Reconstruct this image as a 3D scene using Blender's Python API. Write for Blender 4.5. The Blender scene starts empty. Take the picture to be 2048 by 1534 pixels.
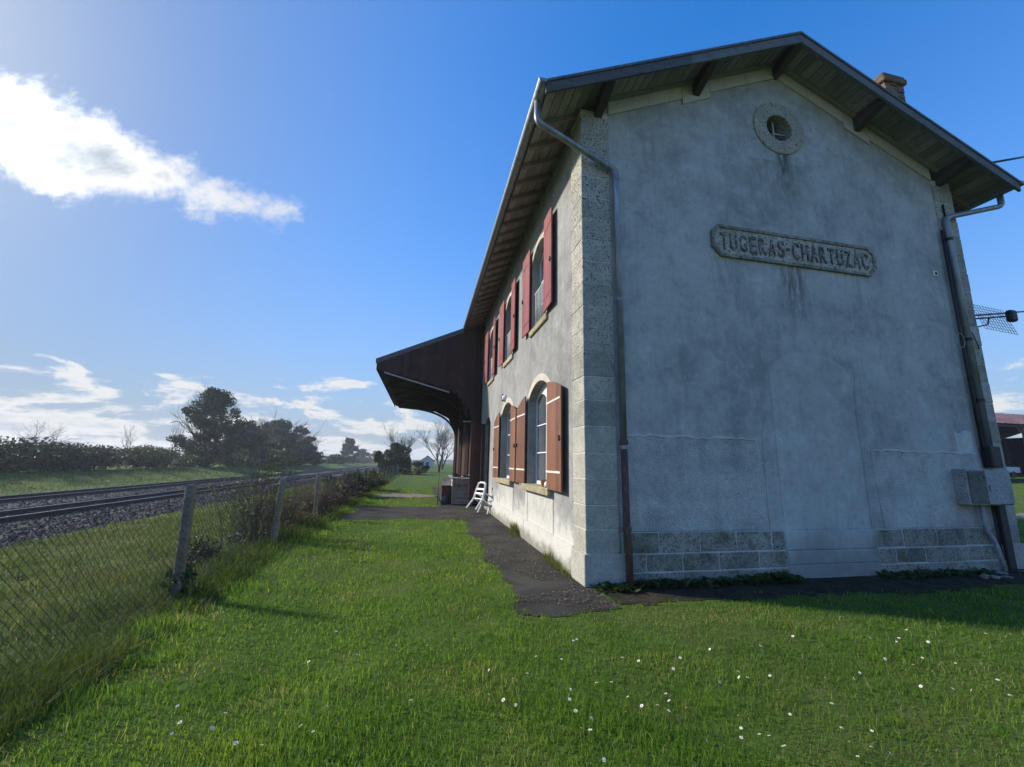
import bpy, math, random
import numpy as np
from mathutils import Vector, Matrix
from mathutils.geometry import tessellate_polygon

# ------------------------------------------------------------------ scene, camera, light
sc = bpy.context.scene
col = sc.collection
R_ = math.radians
random.seed(11)
rng = np.random.default_rng(7)

CAM = Vector((-2.268, -5.621, 1.6))
YAW, PITCH, ROLL, FPX = 0.2060, 0.1902, 0.0209, 828.9          # solved from the wall edges, in photo pixels
fwd = Vector((math.sin(YAW)*math.cos(PITCH), math.cos(YAW)*math.cos(PITCH), math.sin(PITCH)))
rgt0 = Vector((math.cos(YAW), -math.sin(YAW), 0)); up0 = rgt0.cross(fwd)
rgt = rgt0*math.cos(ROLL) + up0*math.sin(ROLL); upv = -rgt0*math.sin(ROLL) + up0*math.cos(ROLL)
cam = bpy.data.cameras.new('camera'); cam_o = bpy.data.objects.new('camera', cam); col.objects.link(cam_o)
cam.sensor_width = 36; cam.lens = 36*FPX/2048; cam.clip_end = 6000; cam.clip_start = .05
M = Matrix((rgt, upv, -fwd)).transposed().to_4x4(); M.translation = CAM
cam_o.matrix_world = M
sc.camera = cam_o

def at(px, py, ax, val):
    """a photo pixel's ray met with the plane axis = val"""
    d = rgt*((px-1024)/FPX) + upv*((767-py)/FPX) + fwd
    t = (val-CAM[ax])/d[ax]
    return CAM + d*t

SUN_AZ, SUN_EL = R_(-62), R_(29)                               # azimuth from +Y, negative = left
S = Vector((math.sin(SUN_AZ)*math.cos(SUN_EL), math.cos(SUN_AZ)*math.cos(SUN_EL), math.sin(SUN_EL)))
sun = bpy.data.lights.new('sun', 'SUN'); sun.energy = 2.9; sun.angle = R_(4); sun.color = (1, .93, .82)
sun_o = bpy.data.objects.new('sun', sun); col.objects.link(sun_o)
sun_o.rotation_euler = S.to_track_quat('Z', 'Y').to_euler(); sun_o.location = (0, 0, 30)

class G:
    """small node-graph helper"""
    def __init__(s, nt): s.nt = nt; s.L = nt.links
    def n(s, t, **k):
        nd = s.nt.nodes.new(t)
        for a, b in k.items(): setattr(nd, a, b)
        return nd
    def put(s, sock, v):
        if hasattr(v, 'links'): s.L.new(v, sock)
        else:
            if sock.type == 'RGBA' and len(v) == 3: v = (*v, 1)
            sock.default_value = v
    def m(s, op, a, b=0.0, c=None, clamp=False):
        nd = s.n('ShaderNodeMath', operation=op, use_clamp=clamp)
        s.put(nd.inputs[0], a); s.put(nd.inputs[1], b)
        if c is not None: s.put(nd.inputs[2], c)
        return nd.outputs[0]
    def vm(s, op, a, b):
        nd = s.n('ShaderNodeVectorMath', operation=op); s.put(nd.inputs[0], a); s.put(nd.inputs[1], b); return nd.outputs[0]
    def mix(s, f, a, b, blend='MIX'):
        nd = s.n('ShaderNodeMix', data_type='RGBA', blend_type=blend)
        s.put(nd.inputs[0], f); s.put(nd.inputs[6], a); s.put(nd.inputs[7], b); return nd.outputs[2]
    def ramp(s, f, st):
        nd = s.n('ShaderNodeValToRGB'); cr = nd.color_ramp
        while len(cr.elements) < len(st): cr.elements.new(.5)
        for e, (p, c) in zip(cr.elements, st):
            e.position = p; e.color = (*c, 1) if hasattr(c, '__len__') else (c, c, c, 1)
        s.put(nd.inputs[0], f); return nd.outputs[0]
    def sm(s, f, a, b):
        nd = s.n('ShaderNodeMapRange', interpolation_type='SMOOTHSTEP')
        s.put(nd.inputs[0], f); nd.inputs[1].default_value = a; nd.inputs[2].default_value = b; return nd.outputs[0]
    def obj(s, sc_=(1, 1, 1), loc=(0, 0, 0)):
        if not hasattr(s, 'tc'): s.tc = s.n('ShaderNodeTexCoord')
        mp = s.n('ShaderNodeMapping'); s.L.new(s.tc.outputs['Object'], mp.inputs[0])
        mp.inputs['Scale'].default_value = sc_; mp.inputs['Location'].default_value = loc; return mp.outputs[0]
    def noise(s, v, scale, det=4, ro=.55, dist=0):
        nd = s.n('ShaderNodeTexNoise'); s.put(nd.inputs['Vector'], v)
        nd.inputs['Scale'].default_value = scale; nd.inputs['Detail'].default_value = det
        nd.inputs['Roughness'].default_value = ro; nd.inputs['Distortion'].default_value = dist; return nd.outputs['Fac']
    def voro(s, v, scale, feat='F1'):
        nd = s.n('ShaderNodeTexVoronoi', feature=feat); s.put(nd.inputs['Vector'], v); nd.inputs['Scale'].default_value = scale
        return nd.outputs['Distance']
    def xyz(s, v):
        nd = s.n('ShaderNodeSeparateXYZ'); s.put(nd.inputs[0], v); return nd.outputs
    def comb(s, x, y, z):
        nd = s.n('ShaderNodeCombineXYZ'); s.put(nd.inputs[0], x); s.put(nd.inputs[1], y); s.put(nd.inputs[2], z); return nd.outputs[0]
    def attr(s, name): return s.n('ShaderNodeAttribute', attribute_name=name).outputs['Fac']
    def rnd(s): return s.n('ShaderNodeObjectInfo').outputs['Random']
    def bump(s, h, st=.5, dist=.02):
        nd = s.n('ShaderNodeBump'); s.put(nd.inputs['Height'], h); nd.inputs['Strength'].default_value = st
        nd.inputs['Distance'].default_value = dist; return nd.outputs[0]

# world: daylight sky with clouds that belong to sky directions
w = bpy.data.worlds.new('World'); sc.world = w; w.use_nodes = True
g = G(w.node_tree); w.node_tree.nodes.clear()
tc = g.n('ShaderNodeTexCoord'); D = tc.outputs['Generated']
sky = g.n('ShaderNodeTexSky', sky_type='NISHITA'); sky.sun_disc = False
sky.sun_elevation = SUN_EL; sky.sun_rotation = SUN_AZ
sky.air_density = 1.25; sky.dust_density = .12; sky.ozone_density = 5.0; sky.altitude = 60
SKY = .125
hs = g.n('ShaderNodeHueSaturation'); hs.inputs['Saturation'].default_value = 1.3; g.put(hs.inputs['Color'], sky.outputs[0])
skyc = g.vm('MULTIPLY', hs.outputs[0], (SKY*1.0, SKY*.91, SKY*1.05))
dx, dy, dz = g.xyz(D)
fy = g.m('MAXIMUM', dy, .05)
u = g.m('DIVIDE', dx, fy); v = g.m('DIVIDE', dz, fy)            # gnomonic about +Y
uv = g.comb(u, v, 0)
# the long cloud in front of the sun: a tapered body with torn edges
P0, P1 = (-1.30, .80), (-.40, .575)
ax_, ay_ = P1[0]-P0[0], P1[1]-P0[1]; L2 = ax_*ax_+ay_*ay_; Ln = math.sqrt(L2)
t = g.m('DIVIDE', g.m('ADD', g.m('MULTIPLY', g.m('SUBTRACT', u, P0[0]), ax_), g.m('MULTIPLY', g.m('SUBTRACT', v, P0[1]), ay_)), L2, clamp=True)
q1 = g.m('SUBTRACT', u, g.m('MULTIPLY_ADD', t, ax_, P0[0])); q2 = g.m('SUBTRACT', v, g.m('MULTIPLY_ADD', t, ay_, P0[1]))
dist = g.m('SQRT', g.m('ADD', g.m('MULTIPLY', q1, q1), g.m('MULTIPLY', q2, q2)))
rad = g.m('MULTIPLY_ADD', t, -.135, .185)
n1 = g.noise(uv, 5.5, 9, .62, .25); n2 = g.noise(g.comb(u, v, 3.3), 17, 6, .6, .3)
e = g.m('SUBTRACT', rad, dist)
e = g.m('ADD', e, g.m('MULTIPLY', g.m('SUBTRACT', n1, .5), .34))
e = g.m('ADD', e, g.m('MULTIPLY', g.m('SUBTRACT', n2, .5), .10))
big = g.m('MULTIPLY', g.sm(e, -.01, .075), g.m('GREATER_THAN', dy, .12))
# low fair-weather cumulus: a layer seen in perspective
hz = g.m('MAXIMUM', dz, .004)
cp = g.comb(g.m('DIVIDE', dx, g.m('ADD', hz, .10)), g.m('DIVIDE', dy, g.m('ADD', hz, .10)), 0)
c1 = g.noise(cp, 1.15, 8, .58, .2)
an = g.n('ShaderNodeVectorMath', operation='NORMALIZE'); g.put(an.inputs[0], g.comb(dx, dy, 0))
c2 = g.noise(g.vm('ADD', g.vm('MULTIPLY', an.outputs[0], (1, 1, 1)), g.comb(0, 0, g.m('MULTIPLY', dz, 2.6))), 7.5, 9, .6, .35)
lowm = g.m('ADD', g.m('MULTIPLY', c1, .35), g.m('MULTIPLY', c2, .65))
thr = g.ramp(dz, [(0, .44), (.06, .445), (.12, .495), (.19, .585), (.28, .70), (.45, .9)])
low = g.m('MULTIPLY', g.sm(g.m('SUBTRACT', lowm, thr), 0, .075), g.sm(dz, -.02, -.005))
# cloud brightness: bright where it is thin or near the sun, grey in the thick of it
sd = g.n('ShaderNodeVectorMath', operation='DOT_PRODUCT'); g.put(sd.inputs[0], D); sd.inputs[1].default_value = S
near = g.m('POWER', g.m('MAXIMUM', sd.outputs['Value'], 0), 25)
n3 = g.noise(g.vm('MULTIPLY', uv, (1, 1.8, 1)), 4.2, 6, .55, .8)
bc = g.ramp(g.m('ADD', g.m('MULTIPLY', g.sm(e, .02, .20), .55), g.m('MULTIPLY', n3, .45)), [(.20, (1, 1, .98)), (.36, (.90, .91, .92)), (.50, (.62, .67, .73)), (.66, (.44, .50, .58))])
bc = g.vm('MULTIPLY', bc, g.comb(g.m('MULTIPLY_ADD', near, 1.3, .42), g.m('MULTIPLY_ADD', near, 1.25, .425), g.m('MULTIPLY_ADD', near, 1.1, .44)))
lc = g.ramp(g.sm(g.m('SUBTRACT', lowm, thr), .03, .20), [(0, (.92, .91, .89)), (.5, (.80, .82, .84)), (1, (.56, .61, .68))])
lc = g.vm('MULTIPLY', lc, g.comb(*[g.m('MULTIPLY_ADD', near, k, .47) for k in (.5, .42, .35)]))
# thin milky air: paler towards the horizon all round, and towards the sun
hfac = g.ramp(dz, [(0, .92), (.10, .80), (.25, .50), (.45, .20), (.75, .03)])
skyc = g.mix(hfac, skyc, (.150, .195, .265))
veil = g.m('MULTIPLY', g.m('POWER', g.m('MAXIMUM', sd.outputs['Value'], 0), 3), .92)
skyc = g.mix(veil, skyc, (.115, .148, .205))
glow = g.m('MULTIPLY', g.m('POWER', g.m('MAXIMUM', sd.outputs['Value'], 0), 22), .5)
skyc = g.mix(glow, skyc, (.62, .66, .68))
c = g.mix(g.m('MULTIPLY', low, .92), skyc, lc)
c = g.mix(big, c, bc)
bg = g.n('ShaderNodeBackground'); g.put(bg.inputs[0], c); bg.inputs[1].default_value = 1.0
wo = g.n('ShaderNodeOutputWorld'); g.L.new(bg.outputs[0], wo.inputs[0])

sc.view_settings.view_transform = 'Standard'; sc.view_settings.look = 'None'
sc.view_settings.exposure = 1.08; sc.view_settings.gamma = 1.0; sc.view_settings.use_curve_mapping = False
sc.render.engine = 'CYCLES'
sc.cycles.max_bounces = 5; sc.cycles.diffuse_bounces = 3; sc.cycles.glossy_bounces = 2; sc.cycles.transmission_bounces = 2; sc.cycles.transparent_max_bounces = 4
w.cycles.sampling_method = 'MANUAL'; w.cycles.sample_map_resolution = 512

# ------------------------------------------------------------------ helpers
def link(o, parent=None, **k):
    col.objects.link(o)
    if parent is not None: o.parent = parent
    for a, b in k.items(): o[a] = b
    return o
def thing(name, label, cat, loc=(0, 0, 0), rz=0, group=None):
    o = bpy.data.objects.new(name, None); o.empty_display_size = .2
    o.location = loc; o.rotation_euler = (0, 0, rz)
    link(o, None, label=label, category=cat)
    if group: o['group'] = group
    return o
class MB:
    def __init__(s): s.v = []; s.f = []; s.mi = []; s.cur = 0
    def add(s, vs, fs):
        b = len(s.v); s.v += [tuple(p) for p in vs]; s.f += [tuple(b+i for i in f) for f in fs]; s.mi += [s.cur]*len(fs); return s
    def box(s, x0, y0, z0, x1, y1, z1):
        return s.add([(x0,y0,z0),(x1,y0,z0),(x1,y1,z0),(x0,y1,z0),(x0,y0,z1),(x1,y0,z1),(x1,y1,z1),(x0,y1,z1)],
                     [(0,3,2,1),(4,5,6,7),(0,1,5,4),(1,2,6,5),(2,3,7,6),(3,0,4,7)])
    def cbox(s, x0, y0, z0, x1, y1, z1, c=.008, j=0):
        c = min(c, abs(x1-x0)*.3, abs(y1-y0)*.3, abs(z1-z0)*.3)
        vs = []; idx = {}
        for a in (0, 1):
            for b in (0, 1):
                for d in (0, 1):
                    p = [(x0, x1)[a], (y0, y1)[b], (z0, z1)[d]]; sg = [1-2*a, 1-2*b, 1-2*d]
                    jj = [random.uniform(-j, j) for _ in range(3)]
                    for k in range(3):
                        qv = [p[i]+sg[i]*c*(0 if i == k else 1)+jj[i] for i in range(3)]
                        idx[(a, b, d, k)] = len(vs); vs.append(tuple(qv))
        fs = []
        for k in range(3):
            o = [i for i in range(3) if i != k]
            for sd_ in (0, 1):
                r = []
                for (m_, n_) in ((0, 0), (1, 0), (1, 1), (0, 1)):
                    kk = [0, 0, 0]; kk[k] = sd_; kk[o[0]] = m_; kk[o[1]] = n_; r.append(idx[(*kk, k)])
                fs.append(tuple(r) if sd_ else tuple(r[::-1]))
        for k in range(3):                                           # edge chamfers
            o = [i for i in range(3) if i != k]
            for m_ in (0, 1):
                for n_ in (0, 1):
                    a0 = [0, 0, 0]; a0[o[0]] = m_; a0[o[1]] = n_; a1 = list(a0); a1[k] = 1
                    fs.append((idx[(*a0, o[0])], idx[(*a1, o[0])], idx[(*a1, o[1])], idx[(*a0, o[1])]))
        for a in (0, 1):
            for b in (0, 1):
                for d in (0, 1): fs.append(tuple(idx[(a, b, d, k)] for k in range(3)))
        return s.add(vs, fs)
    def prism(s, poly, ax, a, b):
        """polygon in the two other axes, pushed from a to b along ax"""
        def P(p, q):
            r = [0, 0, 0]; o = [i for i in range(3) if i != ax]; r[ax] = q; r[o[0]] = p[0]; r[o[1]] = p[1]; return tuple(r)
        n = len(poly); vs = [P(p, a) for p in poly]+[P(p, b) for p in poly]
        fs = [tuple(range(n))[::-1], tuple(range(n, 2*n))]+[(i, (i+1) % n, n+(i+1) % n, n+i) for i in range(n)]
        return s.add(vs, fs)
    def holes(s, outer, holes, ax, val, depth=0):
        """flat face with holes at axis = val; reveals of each hole pushed by depth"""
        loops = [outer]+holes; pts = [p for l in loops for p in l]
        o = [i for i in range(3) if i != ax]
        def P(p, q):
            r = [0, 0, 0]; r[ax] = q; r[o[0]] = p[0]; r[o[1]] = p[1]; return tuple(r)
        tr = tessellate_polygon([[Vector((p[0], p[1], 0)) for p in l] for l in loops])
        s.add([P(p, val) for p in pts], tr)
        if depth:
            for h in holes:
                n = len(h); s.add([P(p, val) for p in h]+[P(p, val+depth) for p in h], [(i, (i+1) % n, n+(i+1) % n, n+i) for i in range(n)])
        return s
    def tube(s, pts, r, seg=8, cap=True, sq=1.0):
        pts = [Vector(p) for p in pts]; n = len(pts); rs = r if hasattr(r, '__len__') else [r]*n
        vs = []; ref = None
        for i, p in enumerate(pts):
            d = (pts[min(i+1, n-1)]-pts[max(i-1, 0)]).normalized()
            if ref is None or abs(ref.dot(d)) > .95: ref = Vector((0, 0, 1)) if abs(d.z) < .9 else Vector((1, 0, 0))
            a = d.cross(ref).normalized(); b = a.cross(d); ref = b
            for k in range(seg):
                an_ = 2*math.pi*k/seg; vs.append(tuple(p+(a*math.cos(an_)+b*math.sin(an_))*rs[i]))
        fs = [(i*seg+k, i*seg+(k+1) % seg, (i+1)*seg+(k+1) % seg, (i+1)*seg+k) for i in range(n-1) for k in range(seg)]
        if cap: fs += [tuple(range(seg))[::-1], tuple(range((n-1)*seg, n*seg))]
        return s.add(vs, fs)
    def build(s, name, mats, parent=None, smooth=False, **k):
        me = bpy.data.meshes.new(name); me.from_pydata(s.v, [], s.f, shade_flat=not smooth)
        for m_ in (mats if isinstance(mats, (list, tuple)) else [mats]): me.materials.append(MT[m_])
        if any(s.mi): me.polygons.foreach_set('material_index', s.mi)
        me.update()
        return link(bpy.data.objects.new(name, me), parent, **k)
def copy_of(src, parent, loc=None, rot=None, scale=None, **k):
    o = src.copy(); col.objects.link(o); o.parent = parent
    if loc is not None: o.location = loc
    if rot is not None: o.rotation_euler = rot
    if scale is not None: o.scale = scale
    for a, b in k.items(): o[a] = b
    return o
def np_mesh(name, V, F, mats, parent=None, attrs=None, smooth=False, mi=None, **k):
    V = np.ascontiguousarray(V, dtype=np.float32); F = np.ascontiguousarray(F, dtype=np.int32)
    me = bpy.data.meshes.new(name); me.vertices.add(len(V)); me.vertices.foreach_set('co', V.ravel())
    nf, kf = F.shape; me.loops.add(nf*kf); me.loops.foreach_set('vertex_index', F.ravel())
    me.polygons.add(nf); me.polygons.foreach_set('loop_start', np.arange(0, nf*kf, kf, dtype=np.int32))
    for an_, vals in (attrs or {}).items():
        a = me.attributes.new(an_, 'FLOAT', 'POINT'); a.data.foreach_set('value', np.ascontiguousarray(vals, dtype=np.float32))
    for m_ in (mats if isinstance(mats, (list, tuple)) else [mats]): me.materials.append(MT[m_])
    if mi is not None: me.polygons.foreach_set('material_index', np.ascontiguousarray(mi, dtype=np.int32))
    me.update(calc_edges=True)
    if not smooth: me.shade_flat()
    return link(bpy.data.objects.new(name, me), parent, **k)

# ------------------------------------------------------------------ materials
MT = {}
def mat(name):
    def deco(fn):
        m_ = bpy.data.materials.new(name); m_.use_nodes = True; nt = m_.node_tree; nt.nodes.clear()
        gg = G(nt); out = gg.n('ShaderNodeOutputMaterial'); r = fn(gg)
        if isinstance(r, dict):
            b = gg.n('ShaderNodeBsdfPrincipled')
            for kk, vv in r.items():
                gg.put(b.inputs[kk], vv)
            r = b.outputs[0]
        gg.L.new(r, out.inputs[0]); MT[name] = m_
        return fn
    return deco

def plaster(gg, lo, hi, streak=.5, rough_bump=.25, pebble=0.0, extra=None, bs=1.0):
    o = gg.obj(); big_ = gg.noise(o, .55*bs, 5, .6, .4); mid = gg.noise(o, 2.6*bs, 6, .65, .3); fine = gg.noise(o, 38, 4, .7)
    st = gg.noise(gg.obj((3.2, 3.2, .32)), 1.6, 6, .6)
    f = gg.m('ADD', gg.m('MULTIPLY', big_, .45), gg.m('ADD', gg.m('MULTIPLY', mid, .35), gg.m('MULTIPLY', st, .2)))
    c_ = gg.ramp(f, [(.40, lo), (.47, tuple(a*.6+b*.4 for a, b in zip(lo, hi))), (.52, tuple(a*.3+b*.7 for a, b in zip(lo, hi))), (.60, hi)])
    c_ = gg.mix(gg.m('MULTIPLY', gg.sm(st, .5, .72), streak*.6), c_, tuple(x*.55 for x in lo))
    c_ = gg.mix(gg.m('MULTIPLY', gg.sm(mid, .57, .75), .35), c_, tuple(min(1, x*1.35) for x in hi))
    sp = gg.sm(gg.noise(o, 95, 2, .7), .6, .72)
    c_ = gg.mix(gg.m('MULTIPLY', sp, .25+.35*pebble), c_, tuple(x*.45 for x in lo))
    gr = gg.noise(o, 11, 6, .72, .2); c_ = gg.mix(gg.m('MULTIPLY', gg.sm(gr, .53, .68), .38), c_, tuple(x*.62 for x in lo)); c_ = gg.mix(gg.m('MULTIPLY', gg.sm(gr, .46, .33), .35), c_, tuple(min(.7, x*1.2) for x in hi))
    h = gg.m('ADD', gg.m('MULTIPLY', fine, .5), gg.m('MULTIPLY', mid, .6))
    if pebble:
        vo = gg.voro(o, 46); h = gg.m('ADD', h, gg.m('MULTIPLY', gg.m('SUBTRACT', 1, vo), 1.6*pebble))
        c_ = gg.mix(gg.m('MULTIPLY', gg.sm(vo, .35, .7), .35*pebble), c_, tuple(x*.4 for x in lo))
    if extra: c_ = extra(gg, c_, o)
    return {'Base Color': c_, 'Roughness': .93, 'Normal': gg.bump(h, rough_bump, .02), 'Specular IOR Level': .15}

def gable_stains(gg, c_, o):
    x, y, z = gg.xyz(o)
    nn = gg.noise(gg.obj((5, 5, 1.1)), 2.2, 6, .65, .2)
    def streak_at(cx, wd, z0, z1, amt, colr, c_):
        gx = gg.sm(gg.m('ABSOLUTE', gg.m('SUBTRACT', x, cx)), wd, wd*.15)
        gz_ = gg.m('MULTIPLY', gg.sm(z, z0, z0+(z1-z0)*.75), gg.m('LESS_THAN', z, z1))
        k = gg.m('MULTIPLY', gg.m('MULTIPLY', gx, gz_), gg.m('MULTIPLY', gg.sm(nn, .34, .6), amt))
        return gg.mix(k, c_, colr)
    c_ = streak_at(3.98, .22, 6.3, 7.4, .9, (.07, .075, .055), c_)       # under the round window
    c_ = streak_at(3.75, 1.0, 5.55, 7.2, .35, (.12, .125, .10), c_)
    c_ = streak_at(3.9, .45, 3.7, 5.15, .75, (.13, .10, .095), c_)       # under the name plaque
    c_ = streak_at(2.6, .5, 3.9, 5.1, .4, (.12, .12, .10), c_)
    c_ = streak_at(7.2, .5, .5, 3.3, .35, (.15, .15, .12), c_)
    ns = gg.noise(o, 1.7, 5, .6, .3)                                     # damp rising from the ground
    c_ = gg.mix(gg.m('MULTIPLY', gg.sm(gg.m('ADD', z, gg.m('MULTIPLY', ns, -1.2)), .35, -.45), .5), c_, (.10, .11, .075))
    return c_
mat('plaster_gable')(lambda gg: plaster(gg, (.27, .275, .265), (.46, .465, .45), .7, .4, 0, gable_stains))
mat('plaster_smooth')(lambda gg: plaster(gg, (.33, .335, .325), (.49, .495, .475), .35, .15, 0, gable_stains))
mat('plaster_rough')(lambda gg: plaster(gg, (.34, .34, .325), (.60, .60, .575), .4, .8, .6, gable_stains))
mat('plaster_patch')(lambda gg: plaster(gg, (.42, .42, .40), (.56, .56, .54), .3, .2))
def side_stains(gg, c_, o):
    x, y, z = gg.xyz(o); nn = gg.noise(o, 3.2, 7, .68, .3)
    k = gg.m('MULTIPLY', gg.sm(gg.m('ADD', z, gg.m('MULTIPLY', nn, -1.6)), .15, -.45), .75)
    c_ = gg.mix(k, c_, (.62, .60, .55))                                  # lime bloom low down
    k2 = gg.m('MULTIPLY', gg.sm(gg.m('ADD', z, gg.m('MULTIPLY', nn, -.55)), .02, -.22), .7)
    return gg.mix(k2, c_, (.13, .12, .075))
mat('plaster_side')(lambda gg: plaster(gg, (.205, .205, .20), (.355, .355, .345), .6, .45, .25, side_stains))
mat('plaster_white')(lambda gg: plaster(gg, (.38, .37, .345), (.58, .57, .54), .45, .6, .35, side_stains, 2.2))
def stone(gg, lo, hi, lichen, moss=0.0, lz=None):
    o = gg.obj(); r = gg.rnd(); big_ = gg.noise(o, 3.1, 6, .65, .3); fine = gg.noise(o, 26, 5, .7)
    c_ = gg.ramp(gg.m('ADD', gg.m('MULTIPLY', big_, .75), gg.m('MULTIPLY', r, .25)), [(.3, lo), (.68, hi)])
    sp = gg.sm(gg.noise(o, 30, 5, .75, .4), .52, .60)
    k = gg.m('MULTIPLY', sp, lichen)
    if lz:
        z = gg.xyz(o)[2]; k = gg.m('MULTIPLY', k, gg.ramp(gg.m('DIVIDE', z, 8), lz))
    c_ = gg.mix(k, c_, (.055, .055, .05))
    wl = gg.sm(gg.noise(o, 17, 5, .7, .2), .60, .68); c_ = gg.mix(gg.m('MULTIPLY', wl, lichen*.5), c_, (.52, .52, .45))
    if moss: c_ = gg.mix(gg.m('MULTIPLY', gg.sm(gg.noise(o, 5.5, 6, .7, .3), .5, .64), moss), c_, (.10, .085, .035))
    h = gg.m('ADD', gg.m('MULTIPLY', fine, .6), gg.m('MULTIPLY', big_, .8))
    return {'Base Color': c_, 'Roughness': .92, 'Normal': gg.bump(h, .55, .02), 'Specular IOR Level': .15}
mat('quoin')(lambda gg: stone(gg, (.25, .24, .205), (.46, .44, .385), 1.0, .15, [(0, .35), (.25, .35), (.45, .75), (.75, 1.0)]))
mat('quoin_plain')(lambda gg: stone(gg, (.45, .42, .35), (.60, .56, .48), .3))
mat('plinth_stone')(lambda gg: stone(gg, (.15, .15, .125), (.36, .35, .30), .85, .6))
mat('ring_stone')(lambda gg: stone(gg, (.30, .28, .23), (.48, .45, .38), .9))
mat('sill_stone')(lambda gg: stone(gg, (.33, .28, .17), (.52, .46, .33), .7, .45))
mat('mortar')(lambda gg: stone(gg, (.42, .40, .36), (.62, .60, .56), .2))
mat('plaque')(lambda gg: stone(gg, (.20, .19, .16), (.52, .50, .45), 1.0, .35))
mat('letter')(lambda gg: {'Base Color': gg.ramp(gg.noise(gg.obj(), 16, 6, .7, .3), [(.38, (.06, .05, .048)), (.52, (.14, .115, .105)), (.62, (.36, .34, .31))]), 'Roughness': .9})
def wood(gg, lo, hi, axis='Z', sc_=1.0, rough=.75, gloss=.25, wear=None, rv=.45):
    st = {'X': (1, 14, 14), 'Y': (14, 1, 14), 'Z': (14, 14, 1)}[axis]
    r = gg.rnd(); v_ = gg.vm('ADD', gg.obj(tuple(k*sc_ for k in st)), gg.comb(gg.m('MULTIPLY', r, 37), gg.m('MULTIPLY', r, 11), 0))
    gr = gg.noise(v_, 3.0, 6, .65, .6); pat = gg.noise(gg.obj(), 2.1, 5, .6, .3)
    c_ = gg.ramp(gg.m('ADD', gg.m('MULTIPLY', gr, 1-rv), gg.m('MULTIPLY', gg.m('ADD', gg.m('MULTIPLY', r, .5), gg.m('MULTIPLY', pat, .5)), rv)), [(.3, lo), (.7, hi)])
    if wear: c_ = gg.mix(gg.m('MULTIPLY', gg.sm(gg.noise(gg.obj(), 6, 7, .7, .4), .55, .7), .7), c_, wear)
    return {'Base Color': c_, 'Roughness': rough, 'Normal': gg.bump(gr, .35, .01), 'Specular IOR Level': gloss}
mat('soffit_wood')(lambda gg: wood(gg, (.12, .118, .10), (.34, .325, .28), 'Y', .7, .85, .15, (.09, .10, .075)))
mat('rafter_wood')(lambda gg: wood(gg, (.14, .105, .09), (.28, .215, .185), 'X', 1, .85, .15))
mat('bargeboard_wood')(lambda gg: wood(gg, (.06, .066, .075), (.17, .18, .19), 'X', .8, .8, .2, (.04, .042, .045)))
mat('purlin_wood')(lambda gg: wood(gg, (.035, .028, .024), (.10, .08, .07), 'Y', 1, .85, .15))
mat('shed_wood')(lambda gg: wood(gg, (.024, .016, .015), (.080, .046, .040), 'Z', 1, .82, .2, (.12, .072, .06)))
mat('door_wood')(lambda gg: wood(gg, (.045, .018, .014), (.10, .040, .030), 'Z', 1, .6, .3))
mat('crate_wood')(lambda gg: wood(gg, (.10, .095, .08), (.27, .255, .22), 'X', 1, .9, .1))
mat('red_paint')(lambda gg: wood(gg, (.17, .032, .036), (.29, .070, .070), 'Z', .5, .6, .3, (.34, .13, .125), .5))
mat('varnish_wood')(lambda gg: wood(gg, (.10, .040, .020), (.27, .115, .065), 'Z', 1, .55, .35, (.20, .12, .085)))
mat('white_paint')(lambda gg: {'Base Color': gg.ramp(gg.noise(gg.obj(), 9, 5, .6), [(.3, (.62, .63, .63)), (.7, (.78, .79, .79))]), 'Roughness': .5})
mat('white_plastic')(lambda gg: {'Base Color': gg.ramp(gg.noise(gg.obj(), 14, 5, .65), [(.32, (.60, .61, .60)), (.6, (.80, .81, .80))]), 'Roughness': .42})
mat('cream_metal')(lambda gg: {'Base Color': gg.ramp(gg.noise(gg.obj(), 30, 4, .6), [(.3, (.50, .45, .38)), (.6, (.74, .70, .62))]), 'Roughness': .55})
mat('iron')(lambda gg: {'Base Color': gg.ramp(gg.noise(gg.obj(), 25, 5, .6), [(.35, (.018, .016, .015)), (.7, (.06, .045, .038))]), 'Roughness': .6, 'Metallic': .2})
mat('zinc')(lambda gg: {'Base Color': gg.ramp(gg.noise(gg.obj((3, 3, .6)), 4, 6, .6, .3), [(.32, (.16, .18, .20)), (.68, (.32, .345, .365))]), 'Roughness': .48, 'Metallic': .55})
mat('cast_iron')(lambda gg: {'Base Color': gg.ramp(gg.noise(gg.obj((3, 3, .8)), 7, 6, .65, .3), [(.3, (.045, .022, .018)), (.55, (.105, .045, .034)), (.75, (.17, .10, .08))]), 'Roughness': .7})
mat('cable_black')(lambda gg: {'Base Color': gg.ramp(gg.noise(gg.obj(), 12, 4, .6), [(.3, (.008, .008, .009)), (.7, (.022, .022, .024))]), 'Roughness': .6})
mat('conduit_grey')(lambda gg: {'Base Color': gg.ramp(gg.noise(gg.obj(), 18, 4, .6), [(.3, (.20, .215, .23)), (.7, (.36, .38, .40))]), 'Roughness': .5})
mat('pane')(lambda gg: {'Base Color': gg.ramp(gg.noise(gg.obj(), 1.5, 3, .5), [(.3, (.035, .045, .055)), (.7, (.10, .12, .135))]), 'Roughness': .06, 'Specular IOR Level': .6, 'Normal': gg.bump(gg.noise(gg.obj(), 2.5, 2, .5), .04, .02)})
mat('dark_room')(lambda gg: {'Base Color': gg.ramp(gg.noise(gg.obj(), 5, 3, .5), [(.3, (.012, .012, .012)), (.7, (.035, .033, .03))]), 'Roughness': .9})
mat('slate')(lambda gg: {'Base Color': gg.ramp(gg.noise(gg.obj((2, 2, 2)), 5, 6, .65), [(.32, (.045, .055, .065)), (.68, (.12, .135, .15))]), 'Roughness': .65, 'Normal': gg.bump(gg.noise(gg.obj(), 20, 4, .6), .3, .01)})
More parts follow.
